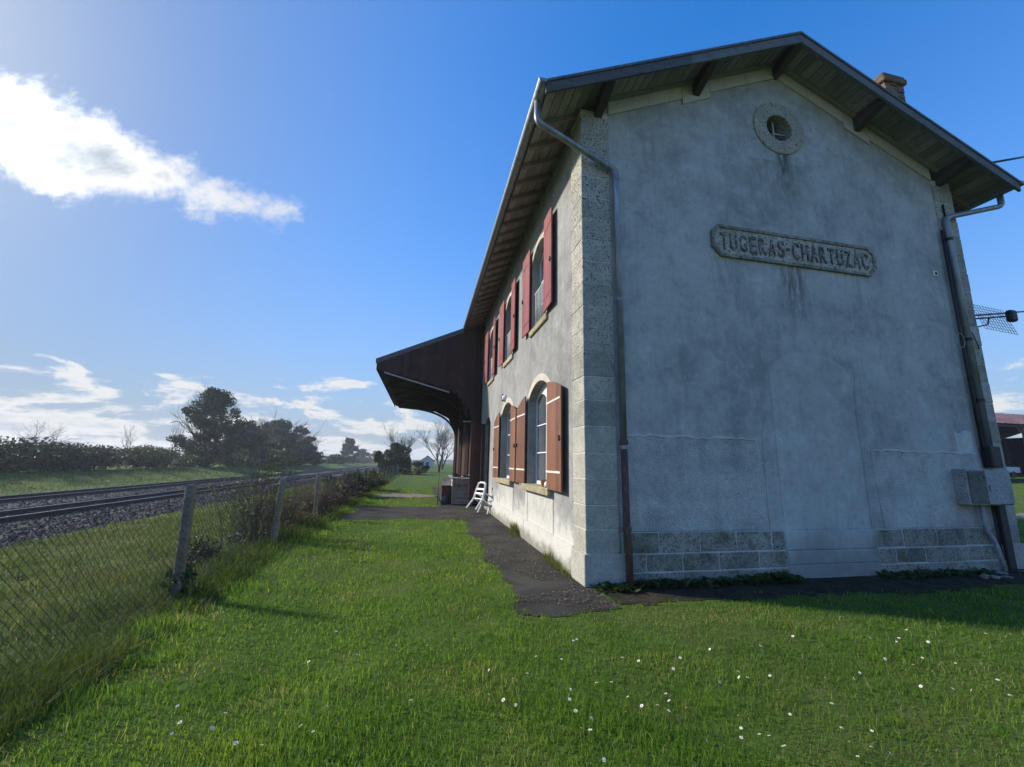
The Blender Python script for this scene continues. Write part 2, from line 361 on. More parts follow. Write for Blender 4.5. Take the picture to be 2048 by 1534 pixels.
mat('brick')(lambda gg: stone(gg, (.12, .075, .05), (.28, .19, .125), .8, .4))
mat('rust_sheet')(lambda gg: {'Base Color': gg.ramp(gg.noise(gg.obj((1, 1, 1)), .9, 7, .7, .3), [(.3, (.10, .045, .035)), (.5, (.22, .10, .08)), (.68, (.32, .22, .20))]), 'Roughness': .7})
mat('post_concrete')(lambda gg: stone(gg, (.17, .145, .105), (.34, .30, .23), .6, .7))
mat('box_concrete')(lambda gg: stone(gg, (.26, .265, .26), (.44, .45, .45), .55))
mat('box_door_dark')(lambda gg: stone(gg, (.11, .11, .095), (.26, .255, .22), .6))
mat('wire')(lambda gg: {'Base Color': gg.ramp(gg.noise(gg.obj(), 6, 4, .6), [(.35, (.035, .033, .030)), (.7, (.085, .075, .065))]), 'Roughness': .6, 'Metallic': .4})
def asphalt(gg):
    o = gg.obj(); b = gg.noise(o, 1.1, 6, .62, .4); f = gg.noise(o, 60, 4, .7); vo = gg.voro(o, 75)
    c_ = gg.ramp(b, [(.34, (.018, .017, .014)), (.52, (.040, .037, .032)), (.70, (.075, .070, .060))])
    c_ = gg.mix(gg.m('MULTIPLY', gg.sm(f, .58, .7), .6), c_, (.17, .165, .15))
    c_ = gg.mix(gg.m('MULTIPLY', gg.sm(gg.noise(o, 3.3, 7, .7, .4), .56, .68), .55), c_, (.055, .062, .022))
    c_ = gg.mix(gg.m('MULTIPLY', gg.sm(gg.noise(gg.obj((1, 1, 1), (7, 3, 0)), 2.3, 6, .7, .2), .66, .72), .6), c_, (.22, .21, .19))
    h = gg.m('ADD', gg.m('MULTIPLY', f, .5), gg.m('ADD', gg.m('MULTIPLY', b, 1.5), gg.m('MULTIPLY', gg.m('SUBTRACT', 1, vo), .5)))
    return {'Base Color': c_, 'Roughness': .88, 'Normal': gg.bump(h, .7, .02), 'Specular IOR Level': .25}
mat('asphalt')(asphalt)
mat('soil')(lambda gg: {'Base Color': gg.ramp(gg.noise(gg.obj(), 4, 8, .7, .3), [(.32, (.018, .016, .011)), (.55, (.05, .044, .03)), (.7, (.06, .07, .025))]), 'Roughness': .95, 'Normal': gg.bump(gg.noise(gg.obj(), 22, 6, .7), .9, .04), 'Specular IOR Level': .1})
mat('gravel')(lambda gg: {'Base Color': gg.ramp(gg.noise(gg.obj(), 3, 8, .75, .3), [(.32, (.10, .085, .065)), (.6, (.25, .22, .185))]), 'Roughness': .95, 'Normal': gg.bump(gg.voro(gg.obj(), 22), .8, .03)})
def ground_mat(gg):
    o = gg.obj(); b = gg.noise(o, .22, 6, .6, .3); m2 = gg.noise(o, 1.9, 6, .65, .2); f = gg.noise(o, 16, 6, .75)
    c_ = gg.ramp(gg.m('ADD', gg.m('MULTIPLY', m2, .5), gg.m('MULTIPLY', f, .5)), [(.33, (.035, .055, .012)), (.5, (.075, .120, .020)), (.68, (.13, .175, .040))])
    c_ = gg.mix(gg.m('MULTIPLY', gg.sm(b, .5, .65), .45), c_, (.115, .115, .045))
    return {'Base Color': c_, 'Roughness': .95, 'Normal': gg.bump(f, .8, .05), 'Specular IOR Level': .1}
mat('ground')(ground_mat)
mat('hill')(lambda gg: {'Base Color': gg.ramp(gg.noise(gg.obj(), .02, 6, .7), [(.35, (.03, .045, .03)), (.65, (.08, .10, .05))]), 'Roughness': 1})
mat('bed')(lambda gg: {'Base Color': gg.ramp(gg.noise(gg.obj(), 7, 8, .75, .2), [(.32, (.020, .019, .019)), (.55, (.05, .047, .046)), (.74, (.12, .115, .11))]), 'Roughness': .95, 'Normal': gg.bump(gg.voro(gg.obj(), 13), 1, .08)})
mat('ballast')(lambda gg: {'Base Color': gg.ramp(gg.attr('rnd'), [(0, (.022, .018, .017)), (.55, (.055, .047, .043)), (.9, (.12, .108, .10)), (1, (.26, .25, .24))]), 'Roughness': .85})
mat('rail_rust')(lambda gg: {'Base Color': gg.ramp(gg.noise(gg.obj(), 5, 5, .7), [(.3, (.026, .014, .010)), (.7, (.065, .036, .026))]), 'Roughness': .8})
mat('rail_head')(lambda gg: {'Base Color': (.55, .54, .53), 'Metallic': 1.0, 'Roughness': .28})
mat('sleeper')(lambda gg: wood(gg, (.03, .024, .02), (.08, .068, .06), 'X', 1, .9, .1))
def leafy(gg, stops, trans=.35, rough=.55, patch=None):
    r = gg.attr('rnd'); c_ = gg.ramp(r, stops)
    if patch:
        k = gg.noise(gg.n('ShaderNodeNewGeometry').outputs['Position'], patch[0], 5, .6, .3)
        c_ = gg.mix(gg.m('MULTIPLY', gg.sm(k, .5, .68), patch[1]), c_, patch[2])
        c_ = gg.mix(gg.m('MULTIPLY', gg.sm(k, .48, .32), patch[3]), c_, patch[4])
    b = gg.n('ShaderNodeBsdfPrincipled'); gg.put(b.inputs['Base Color'], c_); b.inputs['Roughness'].default_value = rough
    b.inputs['Specular IOR Level'].default_value = .25
    t_ = gg.n('ShaderNodeBsdfTranslucent'); gg.put(t_.inputs[0], gg.mix(.5, c_, gg.vm('MULTIPLY', c_, (1.5, 1.35, .6))))
    ms = gg.n('ShaderNodeMixShader'); ms.inputs[0].default_value = trans
    gg.L.new(b.outputs[0], ms.inputs[1]); gg.L.new(t_.outputs[0], ms.inputs[2]); return ms.outputs[0]
mat('lawn_blades')(lambda gg: leafy(gg, [(0, (.050, .120, .013)), (.45, (.115, .235, .026)), (.8, (.175, .300, .040)), (.93, (.23, .31, .07)), (1, (.38, .31, .16))], .6, .5, (.8, .5, (.215, .285, .04), .45, (.055, .145, .020))))
mat('rough_blades')(lambda gg: leafy(gg, [(0, (.035, .065, .014)), (.4, (.075, .120, .026)), (.7, (.12, .160, .042)), (.85, (.18, .175, .07)), (1, (.28, .24, .13))], .42, .6, (.7, .25, (.15, .155, .045), .3, (.05, .09, .02))))
mat('weed_leaf')(lambda gg: leafy(gg, [(0, (.018, .045, .012)), (.6, (.045, .085, .022)), (1, (.09, .13, .04))], .3))
mat('leaf_dark')(lambda gg: leafy(gg, [(0, (.016, .028, .014)), (.6, (.034, .055, .024)), (1, (.065, .085, .035))], .22))
mat('leaf_olive')(lambda gg: leafy(gg, [(0, (.035, .046, .018)), (.6, (.075, .09, .034)), (1, (.13, .135, .06))], .3))
mat('leaf_brown')(lambda gg: leafy(gg, [(0, (.035, .027, .022)), (.55, (.065, .052, .040)), (.85, (.10, .085, .05)), (1, (.08, .095, .04))], .2))
mat('dry_stem')(lambda gg: leafy(gg, [(0, (.08, .058, .045)), (.5, (.19, .145, .105)), (.85, (.30, .245, .17)), (1, (.08, .11, .04))], .38, .8))
mat('bark')(lambda gg: {'Base Color': gg.ramp(gg.noise(gg.obj((4, 4, 1)), 4, 6, .65), [(.3, (.028, .023, .019)), (.7, (.085, .072, .06))]), 'Roughness': .9})
mat('petal')(lambda gg: {'Base Color': gg.ramp(gg.noise(gg.obj(), 40, 2, .5), [(.3, (.74, .74, .72)), (.7, (.82, .82, .81))]), 'Roughness': .6})
mat('flower_heart')(lambda gg: {'Base Color': gg.ramp(gg.noise(gg.obj(), 90, 2, .5), [(.3, (.55, .33, .02)), (.7, (.70, .48, .04))]), 'Roughness': .7})
mat('stem')(lambda gg: {'Base Color': gg.ramp(gg.noise(gg.obj(), 40, 2, .5), [(.3, (.05, .09, .02)), (.7, (.09, .13, .03))]), 'Roughness': .6})
mat('blue_plastic')(lambda gg: {'Base Color': gg.ramp(gg.noise(gg.obj(), 9, 3, .5), [(.3, (.012, .03, .06)), (.7, (.03, .075, .13))]), 'Roughness': .35})
mat('tarp')(lambda gg: {'Base Color': gg.ramp(gg.noise(gg.obj(), 6, 5, .6), [(.3, (.25, .24, .26)), (.7, (.45, .44, .47))]), 'Roughness': .7})
mat('clutter_dark')(lambda gg: {'Base Color': gg.ramp(gg.noise(gg.obj(), 8, 5, .6), [(.3, (.012, .012, .012)), (.7, (.06, .055, .05))]), 'Roughness': .7})
mat('moss_terracotta')(lambda gg: stone(gg, (.20, .08, .05), (.36, .16, .10), .3))
mat('chip_board')(lambda gg: stone(gg, (.40, .34, .26), (.56, .50, .40), .2))
mat('house_white')(lambda gg: stone(gg, (.50, .50, .50), (.66, .66, .66), .2))
# ------------------------------------------------------------------ terrain
GX = [-760, -420, -120, -60, -32, -26.5, -25, -13.2, -11.5, -5.4, -4.8, 40, 62, 100, 760]
GZ = [4, 2.6, .9, .35, 0, -.70, -.88, -.88, -.80, -.05, 0, 0, 1.5, 2.0, 4]
def gz(x, y):
    x = np.asarray(x, float); y = np.asarray(y, float)
    z = np.interp(x, GX, GZ)
    wv = .5*np.sin(x*1.7+y*.9)+.5*np.sin(x*.8-y*1.3+1)+.35*np.sin(x*3.1+y*2.7)
    near = np.clip((-1.3-x)/1.2, 0, 1)+np.clip((-1.2-y)/1.5, 0, 1)
    return z+.018*wv*np.clip(near, 0, 1)
def gz1(x, y): return float(gz(x, y))
def axis_pts(lo, hi, fine0, fine1, step, growth=1.18):
    a = list(np.arange(fine0, fine1+1e-6, step)); s_ = step
    while a[-1] < hi: s_ *= growth; a.append(a[-1]+s_)
    s_ = step
    while a[0] > lo: s_ *= growth; a.insert(0, a[0]-s_)
    return np.array(a)
xs = axis_pts(-720, 720, -14, 9, .3); ys = axis_pts(-60, 860, -8, 14, .35)
XX, YY = np.meshgrid(xs, ys); ZZ = gz(XX, YY)
nx, ny = len(xs), len(ys)
ii = np.arange((ny-1)*nx).reshape(ny-1, nx)[:, :-1].ravel()
np_mesh('ground', np.stack([XX.ravel(), YY.ravel(), ZZ.ravel()], 1), np.stack([ii, ii+1, ii+nx+1, ii+nx], 1), 'ground', smooth=True, kind='structure')
# distant wooded rise across the fields
hv, hf = [], []
for i in range(61):
    a = R_(-80+i*1.6); rr = 560
    hgt = 10+2.6*math.sin(i*.5)+1.6*math.sin(i*1.37+1)+random.uniform(-.5, .5)
    hgt *= max(.25, min(1, (36-i)/20+.3))
    for k, (dr, zz) in enumerate(((-120, -2), (0, hgt), (90, hgt*.8))): hv.append((math.sin(a)*(rr+dr), math.cos(a)*(rr+dr), zz+1.5))
for i in range(60):
    for k in range(2): hf.append((i*3+k, i*3+k+1, i*3+k+4, i*3+k+3))
np_mesh('hills', np.array(hv), np.array(hf), 'hill', smooth=True, kind='structure')

def sheet(name, poly_fn, x0, x1, y0, y1, step, material, dz=.004, jit=.05, parent=None, bump=.006):
    """an uneven sheet on the ground: grid clipped by a rule, ragged edge"""
    gx = np.arange(x0, x1+1e-6, step); gy = np.arange(y0, y1+1e-6, step)
    X, Y = np.meshgrid(gx, gy); X = X+rng.uniform(-1, 1, X.shape)*jit; Y = Y+rng.uniform(-1, 1, Y.shape)*jit
    ins = poly_fn(X, Y); nn = len(gx)
    i0 = np.arange((len(gy)-1)*nn).reshape(len(gy)-1, nn)[:, :-1].ravel(); inf = ins.ravel()
    cnt = inf[i0].astype(int)+inf[i0+1]+inf[i0+nn]+inf[i0+nn+1]
    i0 = i0[cnt >= 3]
    Z = np.interp(X, GX, GZ)+.018*0+dz+bump*np.sin(X*5+1)*np.sin(Y*4)+rng.uniform(-1, 1, X.shape)*bump*.4
    Z = np.maximum(Z, gz(X, Y)+dz)
    return np_mesh(name, np.stack([X.ravel(), Y.ravel(), Z.ravel()], 1), np.stack([i0, i0+1, i0+nn+1, i0+nn], 1), material, parent, smooth=True, kind='structure')
def wob(t_, a=.06, s_=1.0): return a*(np.sin(t_*2.3*s_+.5)+.6*np.sin(t_*5.1*s_+2)+.4*np.sin(t_*11*s_))
def in_path(X, Y):
    side = (X > -1.08+wob(Y)) & (X < .05) & (Y > -.95+wob(X, .05)-.0*X) & (Y < 10.6)
    cross = (X > -4.35+wob(Y, .12)) & (X < .05) & (Y > 6.75+wob(X, .10)) & (Y < 10.1+wob(X+3, .10))
    yard = (X > -1.6) & (X < .05) & (Y >= 10.0) & (Y < 22)
    return side | cross | yard
def in_soil(X, Y): return (X > .0) & (X < 9.6) & (Y > -.86+wob(X, .05)+.05*np.sin(X)) & (Y < .1)
sheet('path', in_path, -4.9, .1, -1.3, 22, .045, 'asphalt', .006, .012)
sheet('soil_strip', in_soil, -.1, 10, -1.2, .2, .09, 'soil', .006, .02)
def in_gravel(X, Y): return ((X+2.9)/1.5)**2+((Y-15)/1.1)**2 < 1+wob(X*3+Y, .2)
sheet('gravel_patch', in_gravel, -4.6, -1.2, 13, 17, .15, 'gravel', .012, .04)
sheet('gravel_road', lambda X, Y: (np.abs(Y-(6.4+.12*(X-20))) < .8+wob(X, .15)), 10, 44, 3, 12, .3, 'gravel', .012, .08)

# ------------------------------------------------------------------ railway
BX = [-13.15, -14.9, -18.9, -19.8, -20.7, -24.6, -26.0]
BZ = [-.885, -.745, -.745, -.80, -.745, -.745, -.90]
def bed_z(x): return np.interp(-np.asarray(x), [-b for b in BX], BZ)
bx = np.linspace(-13.0, -26.1, 44); by = axis_pts(-12, 700, -6, 60, .6)
BXX, BYY = np.meshgrid(bx, by); BXX = BXX+.22*np.sin(BYY*.9)*(np.abs(BXX+19.5) > 6.0)
BZZ = bed_z(BXX)+rng.uniform(-.015, .015, BXX.shape)
nn = len(bx); i0 = np.arange((len(by)-1)*nn).reshape(len(by)-1, nn)[:, :-1].ravel()
np_mesh('track_bed', np.stack([BXX.ravel(), BYY.ravel(), BZZ.ravel()], 1), np.stack([i0, i0+nn, i0+nn+1, i0+1], 1), 'bed', smooth=False, kind='structure')
def stones(n, xf, yf, zf, smin, smax, name, material, **k):
    base = np.array([(1, 0, 0), (-1, 0, 0), (0, 1, 0), (0, -1, 0), (0, 0, 1), (0, 0, -1)], float)
    tri = np.array([(0, 2, 4), (2, 1, 4), (1, 3, 4), (3, 0, 4), (2, 0, 5), (1, 2, 5), (3, 1, 5), (0, 3, 5)])
    X = xf(n); Y = yf(n); Sz = rng.uniform(smin, smax, n)
    V = base[None]*rng.uniform(.55, 1.15, (n, 6, 3))*Sz[:, None, None]+rng.normal(0, .18, (n, 6, 3))*Sz[:, None, None]
    a = rng.uniform(0, 6.28, n); ca, sa = np.cos(a)[:, None], np.sin(a)[:, None]
    vx = V[..., 0]*ca-V[..., 1]*sa; vy = V[..., 0]*sa+V[..., 1]*ca
    V = np.stack([vx+X[:, None], vy+Y[:, None], V[..., 2]*.75+(zf(X, Y)+Sz*.25)[:, None]], -1)
    F = tri[None]+np.arange(n)[:, None, None]*6
    return np_mesh(name, V.reshape(-1, 3), F.reshape(-1, 3), material, attrs={'rnd': np.repeat(rng.beta(2, 2.6, n), 6)}, **k)
def ys_far(n): return 6+44*rng.random(n)**1.5
stones(26000, lambda n: -13.1-12.6*rng.random(n)**1.25, ys_far, lambda X, Y: bed_z(X), .03, .075, 'ballast', 'ballast', kind='stuff', label='dark broken stone ballast under both railway tracks', category='ballast')
def rail_prof(x): return [(x-.07, -.72), (x+.07, -.72), (x+.07, -.70), (x+.012, -.68), (x+.012, -.60), (x+.036, -.592), (x+.036, -.563), (x-.036, -.563), (x-.036, -.592), (x-.012, -.60), (x-.012, -.68), (x-.07, -.70)]
for xc, lab in ((-16.85, 'rusty railway track next to the wire fence'), (-22.25, 'rusty railway track on the hedge side of the line')):
    t_ = thing('railway_track', lab, 'railway track', (xc, 0, 0), group='railway tracks')
    for sx in (-.76, .76):
        b = MB(); b.prism(rail_prof(sx), 1, -20, 700); rl = b.build('rail', 'rail_rust', t_)
        b = MB(); b.box(sx-.034, -20, -.5629, sx+.034, 700, -.559); b.build('rail_head', 'rail_head', rl)
    b = MB()
    for k in range(260):
        yk = -8+k*.6; b.box(-1.25, yk-.12, -.80, 1.25, yk+.12, -.722+random.uniform(-.012, .0))
    b.build('sleepers', 'sleeper', t_, kind='stuff')

# ------------------------------------------------------------------ station building
W, L = 8.0, 11.2
RZ, RS = 9.415, .4593                                   # ridge top, slope of the roof
def rtop(x): return RZ-RS*abs(x-4)
st = thing('station_building', 'grey rendered two-storey railway station with red and brown shutters and a name plaque', 'station', (0, 0, 0))

def arch_poly(y0, y1, z0, zs, rise, n=10):
    """opening outline with a segmental arch: (y,z) points"""
    hw = (y1-y0)/2; r = (hw*hw+rise*rise)/(2*rise); cy = (y0+y1)/2; cz = zs+rise-r
    a0 = math.asin(hw/r); pts = [(y0, z0), (y1, z0)]
    for i in range(n+1):
        a = a0-2*a0*i/n; pts.append((cy+r*math.sin(a), cz+r*math.cos(a)))
    return pts
UP = [(1.96, 3.12), (5.20, 6.32), (8.32, 9.46)]
LOW = [(1.68, 3.34), (4.96, 6.62)]
up_h = [arch_poly(a, b, 4.55, 6.20, .24) for a, b in UP]
low_h = [arch_poly(a, b, 1.18, 2.98, .30) for a, b in LOW]
door_h = arch_poly(8.75, 9.95, .10, 2.98, .26)
b = MB(); b.holes([(.44, 0), (L, 0), (L, 7.55), (.44, 7.55)], up_h+low_h+[door_h], 0, 0, .24)
side_wall = b.build('side_wall', 'plaster_side', st)
# gable with a round hole
OX, OZ = 3.95, 7.92
circ = [(OX+.29*math.cos(2*math.pi*i/40), OZ+.29*math.sin(2*math.pi*i/40)) for i in range(40)]
b = MB(); b.holes([(.4, 0), (7.6, 0), (7.6, rtop(7.6)-.1), (4, RZ-.1), (.4, rtop(.4)-.1)], [circ], 1, 0, .3)
gable = b.build('gable_wall', 'plaster_gable', st)
b = MB(); b.add([(W, 0, 0), (W, L, 0), (W, L, 7.5), (W, 0, 7.5)], [(0, 1, 2, 3)]); b.build('rear_wall', 'plaster_side', st)
b = MB(); b.add([(0, L, 0), (W, L, 0), (W, L, 7.5), (4, L, RZ-.15), (0, L, 7.5)], [(0, 1, 2, 3, 4)]); b.build('far_gable_wall', 'plaster_side', st)
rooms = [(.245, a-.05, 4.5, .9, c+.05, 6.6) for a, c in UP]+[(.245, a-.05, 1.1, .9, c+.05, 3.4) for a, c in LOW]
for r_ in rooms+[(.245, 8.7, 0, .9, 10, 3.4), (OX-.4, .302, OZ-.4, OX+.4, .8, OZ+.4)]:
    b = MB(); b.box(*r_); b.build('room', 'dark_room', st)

# corner piers: one L-shaped stone per course
def quoin(x0, sgn, z0, z1, wx, wy, p, mt, par, side=True):
    bb = MB(); j = random.uniform(-.004, .004)
    pp = p+j
    if sgn > 0: bb.cbox(x0-pp, -pp, z0+.004, x0+wx, wy, z1-.005, .007, .002)
    else: bb.cbox(x0-wx, -pp, z0+.004, x0+pp, wy, z1-.005, .007, .002)
    return bb.build('quoin_stone', mt, par)
courses = [0, .42, .73, 1.05, 1.41, 1.77, 2.15, 2.53]
while courses[-1] < 7.3: courses.append(courses[-1]+.37+random.uniform(-.02, .02))
for k in range(len(courses)-1):
    z0, z1 = courses[k], min(courses[k+1], 7.62)
    quoin(0, 1, z0, z1, .47+(.03 if k == 0 else 0), .46, .028+(.035 if k == 0 else 0), 'quoin', gable)
    quoin(8, -1, z0, z1, .45+(.03 if k == 0 else 0), .46, .028+(.035 if k == 0 else 0), 'quoin', gable)
for (xa, xb) in ((-.020, .462), (7.555, 8.020)): b = MB(); b.box(xa, -.020, 0, xb, .45, 7.45); b.build('pier_mortar', 'mortar', gable)

# plinth of the gable: stones with pale joints, cement where the old door was
for (xa, xb) in ((.5, 3.15), (4.87, 7.53)):
    b = MB(); b.prism([(.01, -.05), (.01, .688), (-.047, .688), (-.047, .406), (-.063, .402), (-.063, .166), (-.071, .162), (-.071, -.05)], 0, xa, xb); b.build('plinth_mortar', 'mortar', gable)
def plinth_row(x0, x1, z0, z1, wd, off, p):
    x = x0; first = True
    while x < x1-.05:
        ww = (wd*off if first else wd*random.uniform(.88, 1.12)); first = False
        xe = min(x+ww, x1)
        if x1-xe < .15: xe = x1
        bb = MB(); bb.cbox(x+.007, -p+random.uniform(-.005, .005), z0+.007, xe-.007, 0, z1-.007, .009, .004); bb.build('plinth_stone', 'plinth_stone', gable)
        x = xe
for (x0, x1) in ((.51, 3.15), (4.87, 7.52)):
    plinth_row(x0, x1, .405, .688, .68, .8, .055)
    plinth_row(x0, x1, .165, .402, .60, .55, .072)
    plinth_row(x0, x1, -.05, .162, .75, .9, .080)
b = MB(); b.cbox(3.16, -.050, .40, 4.86, .0, .685, .008); b.cbox(3.16, -.072, .20, 4.86, .0, .397, .01); b.cbox(3.16, -.078, -.05, 4.86, 0, .198, .01)
b.build('door_plinth', 'plaster_smooth', gable, label='smooth cement step where the old door was walled up')
# patches of render: rough skirts, walled-up arched door and its edging strips
def ragged(pts_bottom, x0, x1, zt, n, amp):
    return pts_bottom+[(x1+(x0-x1)*i/n, zt+random.uniform(-amp, amp)) for i in range(n+1)]
b = MB(); b.prism(ragged([(.505, .70), (2.93, .70), (2.91, 1.0), (2.935, 1.35), (2.90, 1.7)], .505, 2.87, 2.0, 20, .07), 1, -.013, .002); b.build('rough_render', 'plaster_rough', gable)
b = MB(); b.prism(ragged([(5.12, .70), (7.5, .70)], 5.03, 7.5, 1.88, 20, .08), 1, -.013, .002); b.build('rough_render', 'plaster_rough', gable)
for (xa, xb, zt) in ((.52, 2.86, 2.035), (5.06, 7.40, 1.935)):           # pale lime line along the top of the rough skirts
    pts = [(xa+(xb-xa)*i/24, zt+random.uniform(-.02, .012)) for i in range(25)]; pts += [(x_, z_+random.uniform(.006, .045)) for x_, z_ in pts[::-1]]
    b = MB(); b.prism(pts, 1, -.0155, .0); b.build('lime_line', 'plaster_patch', gable)
def arch_strip(x0, x1, wd, zs, rise, n=14):
    o_ = [p for p in arch_poly(x0-wd, x1+wd, .7, zs, rise+wd*.3, n)][2:]; i_ = arch_poly(x0, x1, .7, zs, rise, n)[2:]
    return [(x1+wd, .7)]+o_+[(x0-wd, .7), (x0, .7)]+i_[::-1]+[(x1, .7)]
for pts in ([(2.945, .70), (3.185, .70), (3.19, 1.5), (3.175, 2.3), (3.05, 2.42), (2.96, 2.2), (2.94, 1.4)], [(4.865, .70), (5.075, .70), (5.09, 1.2), (5.06, 1.8), (5.0, 2.9), (4.93, 3.2), (4.86, 2.6), (4.875, 1.5)]):
    b = MB(); b.prism(pts, 1, -.007, .002); b.build('edging_render', 'plaster_gable', gable)
b = MB(); b.prism(arch_poly(3.207, 4.833, .695, 3.24, .31, 14), 1, -.0035, .002); b.build('door_infill', 'plaster_smooth', gable, label='smooth render filling the walled-up arched door')
b = MB(); b.prism(ragged([(6.98, 1.69), (7.36, 1.69)], 6.96, 7.36, 2.32, 5, .03), 1, -.010, .002); b.build('plaster_patch', 'plaster_patch', gable)

# rake band of pale stone blocks, stepped at the purlins
def band(side):
    edges = [.47, 1.25, 1.92, 2.50, 3.3, 4.0]
    for k in range(len(edges)-1):
        a, c = edges[k]+.004, edges[k+1]-.004
        drop = .47 if k == 2 else .36
        pa = [(a, rtop(a)-drop), (c, rtop(c)-drop), (c, rtop(c)-.085), (a, rtop(a)-.085)]
        if side < 0: pa = [(8-x, z) for x, z in pa][::-1]
        bb = MB(); bb.prism(pa, 1, -.03-random.uniform(0, .004), .01); bb.build('rake_stone', 'quoin_plain', gable)
band(1); band(-1)

# round window
b = MB(); n = 48
for i in range(n):
    a0, a1 = 2*math.pi*i/n, 2*math.pi*(i+1)/n
    P = lambda r, a, y: (OX+r*math.cos(a), y, OZ+r*math.sin(a))
    b.add([P(.285, a0, -.03), P(.285, a1, -.03), P(.54, a1, -.03), P(.54, a0, -.03), P(.555, a0, -.02), P(.555, a1, -.02), P(.555, a0, .0), P(.555, a1, .0), P(.275, a0, -.02), P(.275, a1, -.02), P(.285, a0, .25), P(.285, a1, .25)],
          [(0, 1, 2, 3), (3, 2, 5, 4), (4, 5, 7, 6), (1, 0, 8, 9), (9, 8, 10, 11)])
rw = b.build('round_window', 'ring_stone', st, label='round stone window ring high in the gable')
b = MB(); b.cbox(OX-.015, .10, OZ-.29, OX+.015, .13, OZ+.25, .004); b.cbox(OX-.03, .105, OZ-.02, OX+.28, .135, OZ+.01, .004)
b.build('glazing_bar', 'conduit_grey', rw)
b = MB(); b.add([(OX-.2, .2, OZ-.26), (OX+.29, .2, OZ-.26), (OX+.29, .2, OZ+.02), (OX+.0, .2, OZ+.02)], [(0, 1, 2, 3)]); b.build('pane', 'pane', rw)

# name plaque
SX0, SX1, SZ0, SZ1 = 2.30, 5.74, 5.11, 5.68
def octo(x0, x1, z0, z1, c_): return [(x0+c_, z0), (x1-c_, z0), (x1, z0+c_), (x1, z1-c_*.8), (x1-c_*.8, z1), (x0+c_*.8, z1), (x0, z1-c_*.8), (x0, z0+c_)]
b = MB(); b.prism(octo(SX0, SX1, SZ0, SZ1, .16), 1, -.026, .0); pl = b.build('name_plaque', 'plaque', st, label='weathered stone name plaque with dark raised letters')
b = MB(); oo, io = octo(SX0-.005, SX1+.005, SZ0-.005, SZ1+.005, .163), octo(SX0+.05, SX1-.05, SZ0+.045, SZ1-.045, .14)
nv = len(oo); vs = [(x, -.05, z) for x, z in oo]+[(x, -.05, z) for x, z in io]+[(x, 0, z) for x, z in oo]+[(x, -.02, z) for x, z in io]
fs = []
for i in range(nv):
    j = (i+1) % nv; fs += [(i, j, nv+j, nv+i), (i, 2*nv+i, 2*nv+j, j), (nv+i, nv+j, 3*nv+j, 3*nv+i)]
b.add(vs, fs); b.build('plaque_moulding', 'plaque', pl)
NAME = 'TUGERAS-CHARTUZAC'
wid = {'-': .6, 'T': .95, 'Z': .95}
tot = sum(wid.get(ch, 1.0) for ch in NAME); cell = (SX1-SX0-.28)/tot; xcur = SX0+.14
for ch in NAME:
    cu = bpy.data.curves.new('letter', 'FONT'); cu.body = ch; cu.size = .42; cu.extrude = .016; cu.offset = .004
    to = bpy.data.objects.new('letter', cu); col.objects.link(to)
    dg = bpy.context.evaluated_depsgraph_get(); me = bpy.data.meshes.new_from_object(to.evaluated_get(dg))
    bpy.data.objects.remove(to); bpy.data.curves.remove(cu)
    co = np.array([v_.co[:] for v_ in me.vertices]); x0, x1 = co[:, 0].min(), co[:, 0].max()
    cw = cell*wid.get(ch, 1.0); sx = (cw*.72)/max(x1-x0, .01); z0 = co[:, 1].min(); sz = .31/(co[:, 1].max()-z0) if ch != '-' else .9
    zb = 5.235 if ch != '-' else 5.38
    for v_ in me.vertices:
        x, y, z = v_.co; v_.co = (xcur+cw*.14+(x-x0)*sx, -.026-(z+.016)*.6, zb+(y-z0)*sz)
    me.materials.clear(); me.materials.append(MT['letter']); me.update()
    link(bpy.data.objects.new('letter', me), pl); xcur += cw

